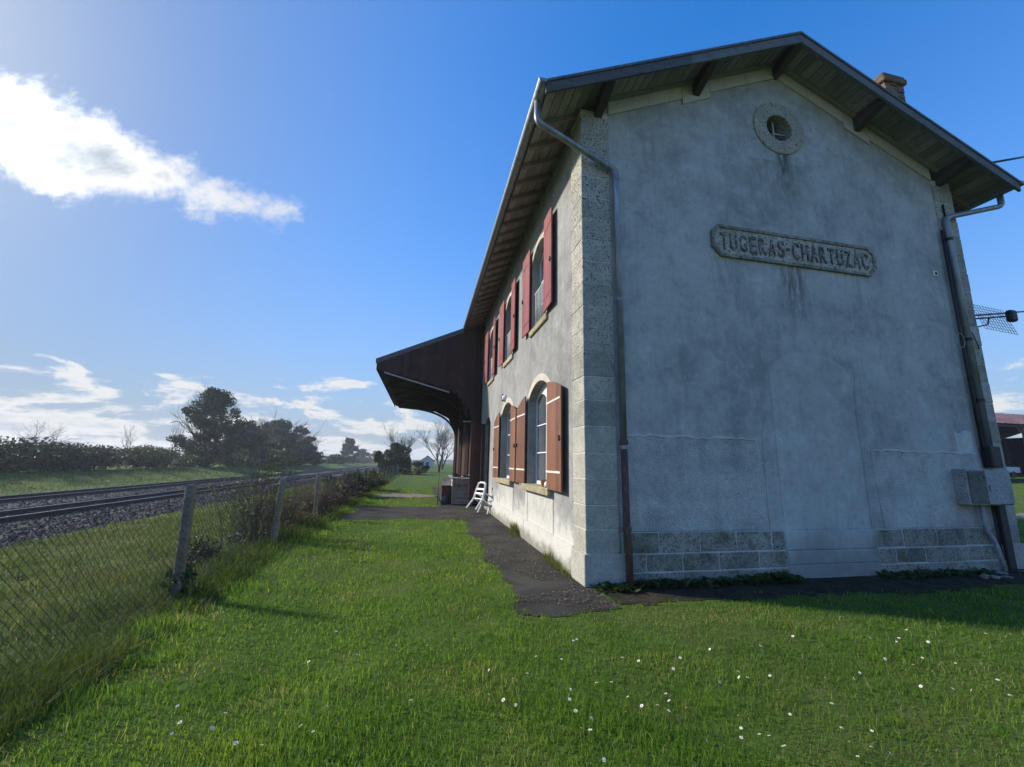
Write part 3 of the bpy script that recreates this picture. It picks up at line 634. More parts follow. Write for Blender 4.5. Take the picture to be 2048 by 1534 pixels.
# windows, sills, stone surrounds, shutters
def surround(y0, y1, z0, zs, rise, wd, zbase):
    o_ = arch_poly(y0-wd, y1+wd, z0, zs+.0, rise+wd*.85, 12)[2:]; i_ = arch_poly(y0, y1, z0, zs, rise, 12)[2:]
    out_ = []
    for (a0, a1) in ((0, 4), (4, 8), (8, 12)):
        out_.append(o_[a0:a1+1]+i_[a0:a1+1][::-1])
    return out_, [[(y1, zbase), (y1+wd, zbase), (y1+wd, zs), (y1, zs)], [(y0-wd, zbase), (y0, zbase), (y0, zs), (y0-wd, zs)]]
def window(y0, y1, z0, zs, rise, upper):
    yc = (y0+y1)/2
    b = MB(); op = arch_poly(y0+.005, y1-.005, z0, zs, rise-.004); inn = [arch_poly(y0+.06, yc-.03, z0+.07, zs-.02, .12, 6), arch_poly(yc+.03, y1-.06, z0+.07, zs-.02, .12, 6)]
    b.holes(op, inn, 0, .17, .05)
    wn = b.build('window', 'white_paint', st)
    for s_, (a, c) in enumerate(((y0+.06, yc-.03), (yc+.03, y1-.06))):
        zz = z0+.07; hh = (zs-z0-.05)/3
        for k in range(3):
            b = MB(); b.box(.20, a-.01, zz+k*hh, .205, c+.01, zz+(k+1)*hh+(.13 if k == 2 else 0)); b.build('pane', 'pane', wn)
            if k: b = MB(); b.box(.175, a-.01, zz+k*hh-.012, .198, c+.01, zz+k*hh+.012); b.build('glazing_bar', 'white_paint', wn)
    arcs, jambs = surround(y0, y1, z0, zs, rise, .17 if not upper else .13, (.42 if not upper else z0-.02))
    for p_ in arcs: b = MB(); b.prism(p_, 0, -.012-random.uniform(0, .004), .002); b.build('arch_stone', 'quoin_plain', wn)
    for p_ in jambs: b = MB(); b.prism(p_, 0, -.010, .002); b.build('jamb', 'plaster_white' if not upper else 'plaster_side', wn)
    b = MB(); oh = .16 if not upper else .10
    b.cbox(-.11 if not upper else -.055, y0-oh, z0-.13, .20, y1+oh, z0, .012, .003); b.build('window_sill', 'sill_stone', wn)
    return wn
wins = [window(a, c, 4.55, 6.20, .24, True) for a, c in UP]+[window(a, c, 1.18, 2.98, .30, False) for a, c in LOW]
# guard rails in the upper windows
for (a, c), wn in zip(UP, wins):
    b = MB(); b.tube([(.05, a, 5.42), (.05, c, 5.42)], .016, 6)
    b.tube([(.05, a, 4.66), (.05, c, 4.66)], .010, 6)
    for k in range(1, 10): yy = a+(c-a)*k/10; b.tube([(.05, yy, 4.66), (.05, yy, 5.42)], .008, 5)
    b.build('guard_rail', 'white_paint', wn, smooth=True)
# aprons and ledge of the side wall
for i, (a, c) in enumerate(LOW):
    b = MB(); b.box(-.004, a+.01, .43, .002, c-.01, 1.05); b.build('apron', 'plaster_white', side_wall)
edges = [.47, 1.51, 3.51, 4.79, 6.79, 8.6]
for a, c in zip(edges[:-1], edges[1:]):
    b = MB(); b.prism([(a+.003, .42+random.uniform(-.008, .008)), (a+.003, -.05), (c-.003, -.05), (c-.003, .42+random.uniform(-.008, .008))], 0, -.038-random.uniform(0, .01), .002); b.build('plinth_panel', 'plaster_white', side_wall)
b = MB(); b.box(-.036, 10.05, -.05, .002, L, .42); b.build('plinth_panel', 'plaster_white', side_wall)

# shutters: planks, straps and a latch on two battens; local x runs from the hinge to the free edge
def shutter_proto(wd, ht, npl, plank_m, strap_m, arch, strap_z, name):
    b = MB()
    for zz in strap_z: b.box(.03, -.014, zz-.05, wd-.03, -.002, zz+.05)
    root = b.build('shutter', plank_m, st)
    pw = wd/npl
    for k in range(npl):
        xa, xb = k*pw+.0025, (k+1)*pw-.0025
        ta, tb = ht-arch*(1-xa/wd)**2*0-arch*(xa/wd)**1.6, ht-arch*(xb/wd)**1.6
        bb = MB(); bb.add([(xa, 0, 0), (xb, 0, 0), (xb, .027, 0), (xa, .027, 0), (xa, 0, ta), (xb, 0, tb), (xb, .027, tb), (xa, .027, ta)],
                          [(0, 3, 2, 1), (4, 5, 6, 7), (0, 1, 5, 4), (1, 2, 6, 5), (2, 3, 7, 6), (3, 0, 4, 7)])
        bb.build('plank', plank_m, root)
    for zz in strap_z: bb = MB(); bb.cbox(-.02, .028, zz-.018, wd*.95, .034, zz+.018, .003); bb.build('strap_hinge', strap_m, root)
    bb = MB(); bb.cbox(wd-.09, .028, ht*.42, wd-.06, .055, ht*.42+.09, .004); bb.box(wd-.10, .04, ht*.42+.03, wd-.02, .05, ht*.42+.05); bb.build('latch', 'iron', root)
    return root
def place_shutter(proto, first, hinge, d, flip, sx=1.0):
    """d: direction (x,y) from hinge to free edge; the strap side looks away from the wall"""
    o = proto if first else copy_of(proto, st)
    if not first:
        for ch in [c_ for c_ in proto.children]: copy_of(ch, o)
    o.location = hinge; o.rotation_euler = (0, 0, math.atan2(d[1], d[0]))
    o.scale = (sx, -1 if flip else 1, 1)
    return o
lo_p = shutter_proto(.78, 1.92, 6, 'varnish_wood', 'cream_metal', .22, (.30, 1.52), 'lower')
up_p = shutter_proto(.62, 2.02, 4, 'red_paint', 'red_paint', .06, (.25, 1.70), 'upper')
k = 0
for (a, c) in LOW:
    for (hy, sg, ang) in ((a-.01, -1, 2), (c+.01, 1, 2)):
        dv = (-math.sin(R_(ang)), sg*math.cos(R_(ang)))
        place_shutter(lo_p, k == 0, (-.055, hy, 1.17), dv, sg < 0, 1.16 if k == 0 else .94); k += 1
k = 0
for i, (a, c) in enumerate(UP):
    for (hy, sg, ang) in ((a-.01, -1, 3), (c+.01, 1, 2)):
        dv = (-math.sin(R_(ang)), sg*math.cos(R_(ang)))
        place_shutter(up_p, k == 0, (-.05, hy, 4.56), dv, sg < 0); k += 1
# door leaf standing open at right angles to the wall
b = MB(); b.box(-.52, 10.0, .25, .0, 10.012, .35); b.box(-.52, 10.0, 2.6, 0, 10.012, 2.7)
dl = b.build('door_leaf', 'door_wood', st, label='dark brown plank door leaf standing open at right angles')
for q in range(4):
    bb = MB(); bb.cbox(-.54+q*.135+.003, 9.96, .12, -.54+(q+1)*.135-.003, 9.998, 3.05, .004); bb.build('plank', 'door_wood', dl)
b = MB(); b.box(.12, 8.76, .1, .16, 9.94, 3.0); b.build('door', 'door_wood', st)
# bulkhead lamp over the second window
b = MB(); b.tube([(-.005, 6.08, 3.46), (-.05, 6.08, 3.46)], [.115, .115], 16); lp = b.build('wall_lamp', 'white_paint', st, smooth=False)
b = MB(); b.tube([(-.05, 6.08, 3.46), (-.085, 6.08, 3.46), (-.105, 6.08, 3.46)], [.095, .085, .045], 16); b.build('lamp_globe', 'white_plastic', lp, smooth=True)
b = MB(); b.box(-.115, 6.07, 3.355, -.06, 6.09, 3.565); b.build('lamp_guard', 'iron', lp)
# flower pot on the first sill
pot = thing('flower_pot', 'small terracotta pot with pale cloth on the sill of the window by the building corner', 'flower pot', (-.02, 2.02, 1.185))
b = MB(); b.tube([(0, 0, 0), (0, 0, .10), (0, 0, .13)], [.05, .07, .075], 12); b.build('pot', 'moss_terracotta', pot, smooth=False)
b = MB(); b.tube([(0.02, -.16, .0), (.02, -.15, .07), (.03, -.13, .12)], [.07, .06, .01], 8); b.build('cloth', 'white_plastic', pot, smooth=True)

# roof
roof = MB(); T0 = .0
th = .045
for sg in (1, -1):
    f = (lambda x: x) if sg > 0 else (lambda x: 8-x)
    xa, xb = f(-.80), f(4.0); za, zb = rtop(-.80), RZ
    y0_, y1_ = -.64, L+.05
    roof.add([(xa, y0_, za), (xb, y0_, zb), (xb, y1_, zb), (xa, y1_, za), (xa, y0_, za-th), (xb, y0_, zb-th), (xb, y1_, zb-th), (xa, y1_, za-th)],
             [(0, 1, 2, 3), (4, 7, 6, 5), (0, 4, 5, 1), (0, 3, 7, 4), (3, 2, 6, 7)])
roof_o = roof.build('roof', 'slate', st)
nb = 30; slope_len = math.hypot(4.74, 4.74*RS)
for sg in (1, -1):
    for k in range(nb):
        xa, xb = -.74+4.74*k/nb+.006, -.74+4.74*(k+1)/nb-.006
        zo = -.050-random.uniform(0, .012); tk = .022
        pa = [(xa, rtop(xa)+zo-tk), (xb, rtop(xb)+zo-tk), (xb, rtop(xb)+zo), (xa, rtop(xa)+zo)]
        if sg < 0: pa = [(8-x, z) for x, z in pa][::-1]
        b = MB(); b.prism(pa, 1, -.575+random.uniform(-.006, .006), L); b.build('soffit_board', 'soffit_wood', roof_o)
for sg in (1, -1):                                     # rafters under the boards
    k = 0
    yy = .10
    while yy < L:
        pa = [(-.72, rtop(-.72)-.078-.095), (.12, rtop(.12)-.078-.095), (.12, rtop(.12)-.079), (-.72, rtop(-.72)-.079)]
        if sg < 0: pa = [(8-x, z) for x, z in pa][::-1]
        b = MB(); b.prism(pa, 1, yy, yy+.07); b.build('rafter', 'rafter_wood', roof_o); yy += .50
for xp in (.28, 2.2, 4.0, 5.8, 7.72):                  # purlin ends carrying the gable overhang
    zt = rtop(xp)-.082
    b = MB(); b.add([(xp-.065, .0, zt-.30), (xp+.065, 0, zt-.30), (xp+.065, -.57, zt-.13), (xp-.065, -.57, zt-.13), (xp-.065, 0, zt), (xp+.065, 0, zt), (xp+.065, -.57, zt), (xp-.065, -.57, zt)],
                    [(0, 1, 2, 3), (4, 7, 6, 5), (0, 4, 5, 1), (1, 5, 6, 2), (2, 6, 7, 3), (3, 7, 4, 0)])
    b.build('purlin', 'purlin_wood', roof_o)
for sg in (1, -1):                                     # bargeboards, in two lengths, and a batten along the wall
    for (xa, xb) in ((-.80, 1.7), (1.704, 4.0)):
        pa = [(xa, rtop(xa)-.215), (xb, rtop(xb)-.215), (xb, rtop(xb)-.046), (xa, rtop(xa)-.046)]
        if sg < 0: pa = [(8-x, z) for x, z in pa][::-1]
        b = MB(); b.prism(pa, 1, -.618-random.uniform(0, .004), -.58); b.build('bargeboard', 'bargeboard_wood', roof_o)
    pa = [(-.74, rtop(-.74)-.12), (4, RZ-.12), (4, RZ-.076), (-.74, rtop(-.74)-.076)]
    if sg < 0: pa = [(8-x, z) for x, z in pa][::-1]
    b = MB(); b.prism(pa, 1, -.56, -.50); b.build('batten', 'soffit_wood', roof_o)
    pa = [(.1, rtop(.1)-.12), (4, RZ-.12), (4, RZ-.076), (.1, rtop(.1)-.076)]
    if sg < 0: pa = [(8-x, z) for x, z in pa][::-1]
    b = MB(); b.prism(pa, 1, -.12, -.05); b.build('batten', 'soffit_wood', roof_o)
# chimney of small bricks with a cap
CX0, CX1, CY0, CY1 = 7.12, 7.66, .20, .72
b = MB(); z = 7.6; kk = 0
while z < 10.0:
    for q in range(3):
        for (ax0, ax1, ay0, ay1) in ((CX0+(CX1-CX0)*q/3, CX0+(CX1-CX0)*(q+1)/3, CY0, CY0+.1), (CX0+(CX1-CX0)*q/3, CX0+(CX1-CX0)*(q+1)/3, CY1-.1, CY1),
                                     (CX0, CX0+.1, CY0+(CY1-CY0)*q/3, CY0+(CY1-CY0)*(q+1)/3), (CX1-.1, CX1, CY0+(CY1-CY0)*q/3, CY0+(CY1-CY0)*(q+1)/3)):
            j = random.uniform(-.012, .012)
            b.box(ax0+.006+j*.3, ay0+.006+j, z, ax1-.006+j*.3, ay1-.006+j, z+.062)
    z += .073; kk += 1
ch = b.build('chimney', 'brick', roof_o, kind='stuff')
b = MB(); b.box(CX0+.03, CY0+.03, 7.6, CX1-.03, CY1-.03, 9.99); b.build('chimney_mortar', 'mortar', roof_o)
b = MB(); b.cbox(CX0-.05, CY0-.05, 9.98, CX1+.05, CY1+.05, 10.10, .02, .006); b.cbox(CX0-.03, CY0-.03, 10.10, CX1+.03, CY1+.03, 10.19, .02, .006); b.build('chimney_cap', 'brick', roof_o)

# gutters and downpipes
def gutter(x, z, y0_, y1_, sg):
    pts = [(x+.075*math.cos(math.pi+math.pi*i/8), z+.075*math.sin(math.pi+math.pi*i/8)) for i in range(9)]
    inn = [(x+.066*math.cos(math.pi+math.pi*i/8), z+.066*math.sin(math.pi+math.pi*i/8)) for i in range(9)][::-1]
    b = MB(); po = pts+inn; n_ = len(po); vs = [(p[0], y0_, p[1]) for p in po]+[(p[0], y1_, p[1]) for p in po]
    fs = [(i, (i+1) % n_, n_+(i+1) % n_, n_+i) for i in range(n_)]
    for i in range(8): fs += [(i, i+1, n_-2-i, n_-1-i), (n_+i, n_+i+1, 2*n_-2-i, 2*n_-1-i)]
    fs.append(tuple(range(9)))
    b.add(vs, fs); return b.build('gutter', 'zinc', st)
zg = rtop(-.80)-.02
gutter(-.845, zg, -.66, L+.02, 1); gutter(8.845, zg, -.66, L, -1)
def pipe(pts, r, mt, name, seg=12, bend=.09):
    P_ = [Vector(p) for p in pts]; out_ = [P_[0]]
    for i in range(1, len(P_)-1):
        a, c_, d = P_[i-1], P_[i], P_[i+1]
        l1 = (a-c_).normalized()*min(bend, (a-c_).length*.45); l2 = (d-c_).normalized()*min(bend, (d-c_).length*.45)
        for t_ in (0, .25, .5, .75, 1): out_.append((c_+l1)*(1-t_)**2+c_*2*t_*(1-t_)+(c_+l2)*t_*t_)
    out_.append(P_[-1]); b = MB(); b.tube(out_, r, seg); return b.build(name, mt, st, smooth=True)
dp = pipe([(-.845, -.30, zg-.05), (-.845, -.30, zg-.42), (.545, -.085, 6.33), (.545, -.085, 1.92)], .05, 'zinc', 'downpipe')
dq = pipe([(.545, -.085, 1.95), (.545, -.105, .72), (.545, -.14, .60), (.545, -.145, -.05)], .048, 'cast_iron', 'downpipe')
dq['label'] = 'rust-brown iron foot of the corner downpipe'
for (zz, mt, rr) in ((1.93, 'cast_iron', .062), (1.86, 'zinc', .056), (.74, 'cast_iron', .06), (6.18, 'zinc', .056), (4.1, 'zinc', .055)):
    b = MB(); b.tube([(.545, -.085 if zz > 1 else -.105, zz-.03), (.545, -.085 if zz > 1 else -.105, zz+.03)], rr, 12); b.build('pipe_collar', mt, dq if mt == 'cast_iron' else dp, smooth=False)
rp = pipe([(8.845, -.30, zg-.05), (8.845, -.30, zg-.30), (7.62, -.09, zg-.62), (7.60, -.09, 2.05)], .05, 'zinc', 'downpipe')
for zz in (6.1, 4.05, 2.9): b = MB(); b.tube([(7.61, -.09, zz-.03), (7.61, -.09, zz+.03)], .057, 12); b.build('pipe_collar', 'iron', rp)
pipe([(7.50, -.06, 6.3), (7.48, -.06, 4.2), (7.49, -.05, 1.7)], .022, 'cable_black', 'cable')
pipe([(7.69, -.05, 6.9), (7.70, -.05, 4.0), (7.70, -.05, 2.1)], .016, 'cable_black', 'cable')
b = MB(); b.cbox(7.50, -.16, 1.70, 7.74, -.02, 2.07, .015); b.build('pipe_shoe', 'cable_black', st)
loop = [(7.50+.10*math.cos(a)-.10, -.09, 4.02+.14*math.sin(a)) for a in [i*math.pi/6 for i in range(13)]]
b = MB(); b.tube(loop, .008, 5); b.build('cable_loop', 'conduit_grey', st, smooth=True)
b = MB(); b.tube([(7.55, -.10, 4.28), (7.72, -.09, 4.2), (7.9, -.05, 3.95), (8.05, .05, 3.8)], .008, 5); b.build('cable', 'cable_black', st, smooth=True)
# meter cupboard on the gable with its pipes
mb_ = MB(); mb_.cbox(6.74, -.20, 1.07, 7.72, .0, 1.66, .01, .003); mbx = mb_.build('meter_cupboard', 'box_concrete', st, label='grey concrete meter cupboard on the gable wall')
b = MB(); b.cbox(6.77, -.222, 1.10, 7.11, -.20, 1.63, .006); b.build('cupboard_door', 'box_door_dark', mbx, label='darker weathered board door of the cupboard')
b = MB(); b.cbox(7.13, -.232, 1.09, 7.70, -.20, 1.645, .006); b.build('cupboard_door', 'box_concrete', mbx)
b = MB(); b.cbox(7.16, -.238, 1.30, 7.18, -.23, 1.40, .003); b.build('handle', 'iron', mbx)
pipe([(7.13, -.10, 1.08), (7.14, -.10, .70), (7.26, -.13, .42), (7.30, -.16, -.02)], .032, 'conduit_grey', 'conduit', 10, .05)
b = MB(); b.cbox(7.50, -.12, -.05, 7.66, -.0, 1.07, .01); b.build('cable_trunking', 'cable_black', st)
pipe([(7.42, -.07, 1.07), (7.42, -.09, .1)], .014, 'cable_black', 'cable')
b = MB(); b.cbox(7.16, -.025, 5.31, 7.26, .0, 5.42, .004); vt = b.build('vent', 'white_paint', st)
b = MB(); b.box(7.185, -.028, 5.335, 7.235, -.024, 5.395); b.build('vent_opening', 'dark_room', vt)
# ------------------------------------------------------------------ goods shed with its canopy
SY = L+.03
sh = thing('goods_shed', 'dark timber goods shed with wide scalloped canopy joined to the station', 'shed', (0, 0, 0))
XE = -4.25                                              # canopy eave
def slab(x0, x1, y0, y1, t0, t1):
    b = MB(); b.add([(x0, y0, rtop(x0)-t0), (x1, y0, rtop(x1)-t0), (x1, y1, rtop(x1)-t0), (x0, y1, rtop(x0)-t0), (x0, y0, rtop(x0)-t1), (x1, y0, rtop(x1)-t1), (x1, y1, rtop(x1)-t1), (x0, y1, rtop(x0)-t1)],
                    [(0, 1, 2, 3), (4, 7, 6, 5), (0, 4, 5, 1), (1, 5, 6, 2), (2, 6, 7, 3), (3, 7, 4, 0)]); return b
SE = 23.0
rf = slab(XE-.06, 4.0, SY+.04, SE, .0, .055).build('roof', 'slate', sh)
slab(4.002, 8.6, SY+.04, SE, .0, .055).build('roof', 'slate', sh)
slab(XE, 4.0, SY+.06, SE-.05, .058, .085).build('roof_boarding', 'purlin_wood', rf)
pa = [(XE-.06, rtop(XE-.06)-.20), (-.86, rtop(-.86)-.20), (-.86, rtop(-.86)-.002), (XE-.06, rtop(XE-.06)-.002)]
b = MB(); b.prism(pa, 1, SY-.01, SY+.036); b.build('verge_board', 'slate', rf)
# front screen: upright boards with a scalloped foot that follows the brace
def foot(x):
    return float(np.interp(x, [-4.25, -3.34, -1.40, -1.1, -.69, -.37, -.25], [5.22, 5.02, 4.53, 4.40, 3.92, 3.50, 0.0]))
bw = .17; x = XE+.02
while x < -.02:
    xb = min(x+bw, -.012); zt = rtop(x)-.19 if x < -.88 else rtop(x)-.10; zt2 = rtop(xb)-.19 if x < -.88 else rtop(xb)-.10
    zf = foot(.5*(x+xb)) if x < -.36 else 0.0; r = bw/2
    pts = [(xb-.003, zt2), (x+.003, zt)]
    if x < -.36:
        pts += [(x+.003, zf+.03)]+[(x+r-r*math.cos(a)*.95, zf+.03-r*math.sin(a)*.9) for a in (math.pi*.2, math.pi*.5, math.pi*.8)]+[(xb-.003, zf+.03)]
    else: pts += [(x+.003, 0), (xb-.003, 0)]
    b = MB(); b.prism(pts, 1, SY+.0+random.uniform(0, .008), SY+.028); b.build('board', 'shed_wood', sh); x += bw
# timber frame: brace beam behind the screen, posts, knee braces in several bays
def beam(p, q, wd, name, mt='shed_wood', par=sh):
    b = MB(); b.tube([p, q], wd*.7071, 4); return b.build(name, mt, par)
def knee(y, wd=.16):
    """a big curved bracket from the wall post to the eave beam"""
    cur = []; n_ = 12
    for i in range(n_+1):
        t_ = i/n_; p0, p1, p2, p3 = (-.12, 3.0), (-.40, 4.5), (-1.4, 4.95), (XE+.25, 5.12)
        cur.append(tuple((1-t_)**3*p0[k]+3*(1-t_)**2*t_*p1[k]+3*(1-t_)*t_*t_*p2[k]+t_**3*p3[k] for k in (0, 1)))
    b = MB()
    for i in range(n_):
        a, c_ = cur[i], cur[i+1]; d = Vector((c_[0]-a[0], c_[1]-a[1])).normalized(); nrm = (-d.y*.13, d.x*.13)
        b.add([(a[0], y, a[1]), (c_[0], y, c_[1]), (c_[0]-nrm[0], y, c_[1]-nrm[1]), (a[0]-nrm[0], y, a[1]-nrm[1]), (a[0], y+wd, a[1]), (c_[0], y+wd, c_[1]), (c_[0]-nrm[0], y+wd, c_[1]-nrm[1]), (a[0]-nrm[0], y+wd, a[1]-nrm[1])],
              [(0, 1, 2, 3), (4, 7, 6, 5), (0, 4, 5, 1), (2, 6, 7, 3)])
    return b.build('knee_brace', 'shed_wood', sh)
for y_ in (SY+.10, 15.1, 18.9, 22.7):
    knee(y_); beam((-.09, y_+.08, 0), (-.09, y_+.08, 7.2), .2, 'post')
    beam((XE+.12, y_+.08, 5.25), (-.1, y_+.08, 7.0), .14, 'tie_beam')
    if y_ > 22:                                          # boarded far end
        bb = MB(); bb.prism([(XE+.05, 5.56), (XE+.25, 5.06), (-1.6, 4.92), (-.7, 4.5), (-.1, 3.3), (-.1, 7.42)], 1, y_+.03, y_+.06); bb.build('end_boarding', 'shed_wood', sh)
beam((XE+.1, SY+.05, 5.30), (XE+.1, SE, 5.30), .16, 'eave_beam')
b = MB(); b.box(-3.40, SY-.012, 4.955, -3.39, SY-.01, 4.96)
b = MB(); b.add([(-3.95, SY-.03, 5.08), (-1.35, SY-.03, 4.42), (-1.35, SY-.03, 4.36), (-3.95, SY-.03, 5.02), (-3.95, SY+.0, 5.08), (-1.35, SY+.0, 4.42), (-1.35, SY+.0, 4.36), (-3.95, SY+.0, 5.02)],
                [(0, 3, 2, 1), (4, 5, 6, 7), (0, 1, 5, 4), (3, 7, 6, 2)]); b.build('pale_lit_beam', 'conduit_grey', sh)  # canopy beam; the light falling on it is painted in as pale grey
yy = SY+.06
while yy < SE-.1:                                       # scalloped valance along the eave
    b = MB(); z0 = rtop(XE)-.09; r = .1
    pts = [(yy+.197, z0), (yy+.003, z0), (yy+.003, z0-.30)]+[(yy+r-r*.95*math.cos(a), z0-.30-r*.9*math.sin(a)) for a in (math.pi*.2, math.pi*.5, math.pi*.8)]+[(yy+.197, z0-.30)]
    b.prism(pts, 0, XE-.025, XE); b.build('valance_board', 'shed_wood', sh); yy += .2
yy = SY+.3; first = None                                # planked wall under the canopy
while yy < SE-.2:
    if first is None: b = MB(); b.cbox(-.03, .003, 0, .0, .237, 7.1, .004); first = b.build('wall_plank', 'shed_wood', sh); first.location = (0, yy, 0)
    else: copy_of(first, sh, (random.uniform(-.008, .008), yy, 0))
    yy += .24
b = MB(); b.add([(8, SY+.1, 0), (8, SE, 0), (8, SE, 7.4), (8, SY+.1, 7.4), (0.01, SE, 0), (.01, SE, 7.3), (4, SE, RZ-.1)], [(0, 1, 2, 3), (1, 4, 5, 6, 2)]); b.build('rear_wall', 'shed_wood', sh)
b = MB(); b.cbox(-.55, 13.4, 3.42, -.18, 13.46, 3.47, .01); b.build('lamp_tube', 'white_plastic', sh)

# ------------------------------------------------------------------ things by the shed
# slatted bin with a cover
cr = thing('compost_bin', 'grey slatted timber bin with a cover, standing in front of the shed wall', 'bin', (-.70, 10.95, .012))
for k in range(6):
    b = MB(); b.cbox(-.38, -.30, .03+k*.155, .36, -.275, .165+k*.155, .006, .003); b.build('slat', 'crate_wood', cr)
    b = MB(); b.cbox(-.38, -.27, .03+k*.155, -.355, .62, .165+k*.155, .006, .003); b.build('slat', 'crate_wood' if k < 4 else 'chip_board', cr)
    b = MB(); b.cbox(.34, -.27, .03+k*.155, .365, .62, .165+k*.155, .006, .003); b.build('slat', 'crate_wood', cr)
for (x_, y_) in ((-.40, -.32), (.335, -.32), (-.40, .6), (.335, .6)):
    b = MB(); b.cbox(x_, y_, 0, x_+.06, y_+.06, .97, .005); b.build('corner_post', 'crate_wood', cr)
b = MB(); b.add([(-.50, -.36, .985), (.42, -.36, .965), (.42, .70, 1.0), (-.50, .70, 1.06), (-.50, -.36, 1.005), (.42, -.36, .985), (.42, .70, 1.02), (-.50, .70, 1.08)], [(0, 3, 2, 1), (4, 5, 6, 7), (0, 1, 5, 4), (1, 2, 6, 5), (2, 3, 7, 6), (3, 0, 4, 7)])
b.build('cover', 'tarp', cr)
bx2 = thing('red_brown_box', 'red-brown wooden box with a pale board leaning on it, beside the slatted bin', 'box', (-1.30, 11.3, .012))
b = MB(); b.cbox(-.17, -.2, 0, .17, .5, .66, .01); b.build('body', 'door_wood', bx2)
b = MB(); b.cbox(-.19, -.22, .66, .19, .52, .69, .006); b.build('lid', 'door_wood', bx2)
b = MB(); b.add([(-.15, -.19, .695), (.16, -.19, .695), (.16, .12, .98), (-.15, .12, 1.0), (-.15, -.16, .695), (.16, -.16, .695), (.16, .15, .98), (-.15, .15, 1.0)], [(0, 1, 2, 3), (4, 7, 6, 5), (0, 3, 7, 4), (1, 5, 6, 2), (3, 2, 6, 7)]); b.build('leaning_board', 'chip_board', bx2)
jc = thing('watering_can', 'dark blue plastic watering can at the foot of the red-brown box', 'watering can', (-1.37, 10.85, .012))
b = MB(); b.tube([(0, 0, 0), (0, 0, .18), (0, 0, .25), (0, 0, .28)], [.11, .105, .08, .05], 14); b.build('body', 'blue_plastic', jc, smooth=True)
b = MB(); b.tube([(-.09, 0, .06), (-.20, 0, .20), (-.25, 0, .29)], [.025, .018, .016], 8); b.tube([(-.25, 0, .28), (-.275, 0, .31)], [.02, .045], 10); b.build('spout', 'blue_plastic', jc, smooth=True)
b = MB(); b.tube([(.0, 0, .27), (.06, 0, .33), (.14, 0, .28), (.13, 0, .12), (.10, 0, .06)], .012, 6); b.build('handle', 'blue_plastic', jc, smooth=True)
for i, (lx, ly, rad_, hh, mt, lab) in enumerate(((-1.0, 11.0, .10, .16, 'clutter_dark', 'small black bucket on the left end of the bin cover'), (-.84, 11.15, .12, .13, 'moss_terracotta', 'brown plant pot on the bin cover next to the black bucket'), (-.55, 11.05, .13, .10, 'clutter_dark', 'low dark basin lying on the middle of the bin cover'))):
    zt_ = 1.035 if i < 2 else 1.025
    b = MB(); b.tube([(0, 0, 0), (0, 0, hh*.85), (0, 0, hh)], [rad_*.75, rad_, rad_*1.06], 14); o = b.build(('bucket', 'plant_pot', 'basin')[i], mt, None, label=lab, category=('bucket', 'pot', 'basin')[i]); o.location = (lx, ly, zt_-.02)
hel = thing('kettle', 'dark round kettle with pale lid on the wall end of the bin cover', 'kettle', (-.36, 10.95, 1.0))
b = MB(); b.tube([(0, 0, 0), (0, 0, .05), (0, 0, .13), (0, 0, .19)], [.09, .13, .12, .06], 14); b.build('body', 'clutter_dark', hel, smooth=True)
b = MB(); b.tube([(0, 0, .185), (0, 0, .22), (0, 0, .245)], [.06, .05, .015], 12); b.build('lid', 'white_plastic', hel, smooth=True)
b = MB(); b.tube([(.1, 0, .1), (.18, 0, .17), (.2, 0, .21)], [.025, .015, .013], 8); b.build('spout', 'clutter_dark', hel, smooth=True)
po = thing('stake', 'thin weathered stake standing in the grass beside the red-brown box', 'stake', (-1.62, 10.9, 0))
b = MB(); b.tube([(0, 0, -.1), (0, 0, .75), (.02, 0, 1.5)], [.022, .02, .018], 7); b.build('pole', 'crate_wood', po, smooth=True)
b = MB(); b.tube([(0, 0, 1.2), (.03, 0, 1.45), (.02, 0, 1.62)], [.03, .036, .02], 7); b.build('sleeve', 'clutter_dark', po, smooth=True)

# white garden chair tipped against the wall
chr_ = thing('garden_chair', 'white plastic garden chair tipped forward against the station wall', 'chair', (0, 0, 0))
def bar(name, pts, r, seg=8): b = MB(); b.tube(pts, r, seg); return b.build(name, 'white_plastic', chr_, smooth=False)
# local: x = sideways, y = forward, z = up
for sx in (-1, 1):
    bar('leg', [(sx*.26, -.24, 0), (sx*.235, -.19, .40)], [.026, .034])
    bar('leg', [(sx*.27, .24, 0), (sx*.24, .20, .40)], [.026, .034])
    bar('back_post', [(sx*.235, -.19, .40), (sx*.225, -.27, .66), (sx*.19, -.33, .88)], [.034, .030, .026])
b = MB(); b.cbox(-.25, -.20, .385, .25, .24, .425, .015); b.build('seat', 'white_plastic', chr_)
for zz, yy in ((.56, -.245), (.70, -.282)):
    b = MB(); b.cbox(-.22, yy-.012, zz-.032, .22, yy+.012, zz+.032, .008); b.build('back_slat', 'white_plastic', chr_)
bar('top_rail', [(-.20, -.33, .86), (-.10, -.345, .905), (.10, -.345, .905), (.20, -.33, .86)], .032)
for sx in (-1, 1): bar('armrest', [(sx*.25, -.24, .60), (sx*.29, .0, .63), (sx*.28, .20, .60), (sx*.25, .21, .40)], [.022, .028, .026, .022])
chr_.rotation_euler = (R_(-34), 0, R_(-62)); chr_.location = (-.50, 8.05, .02)

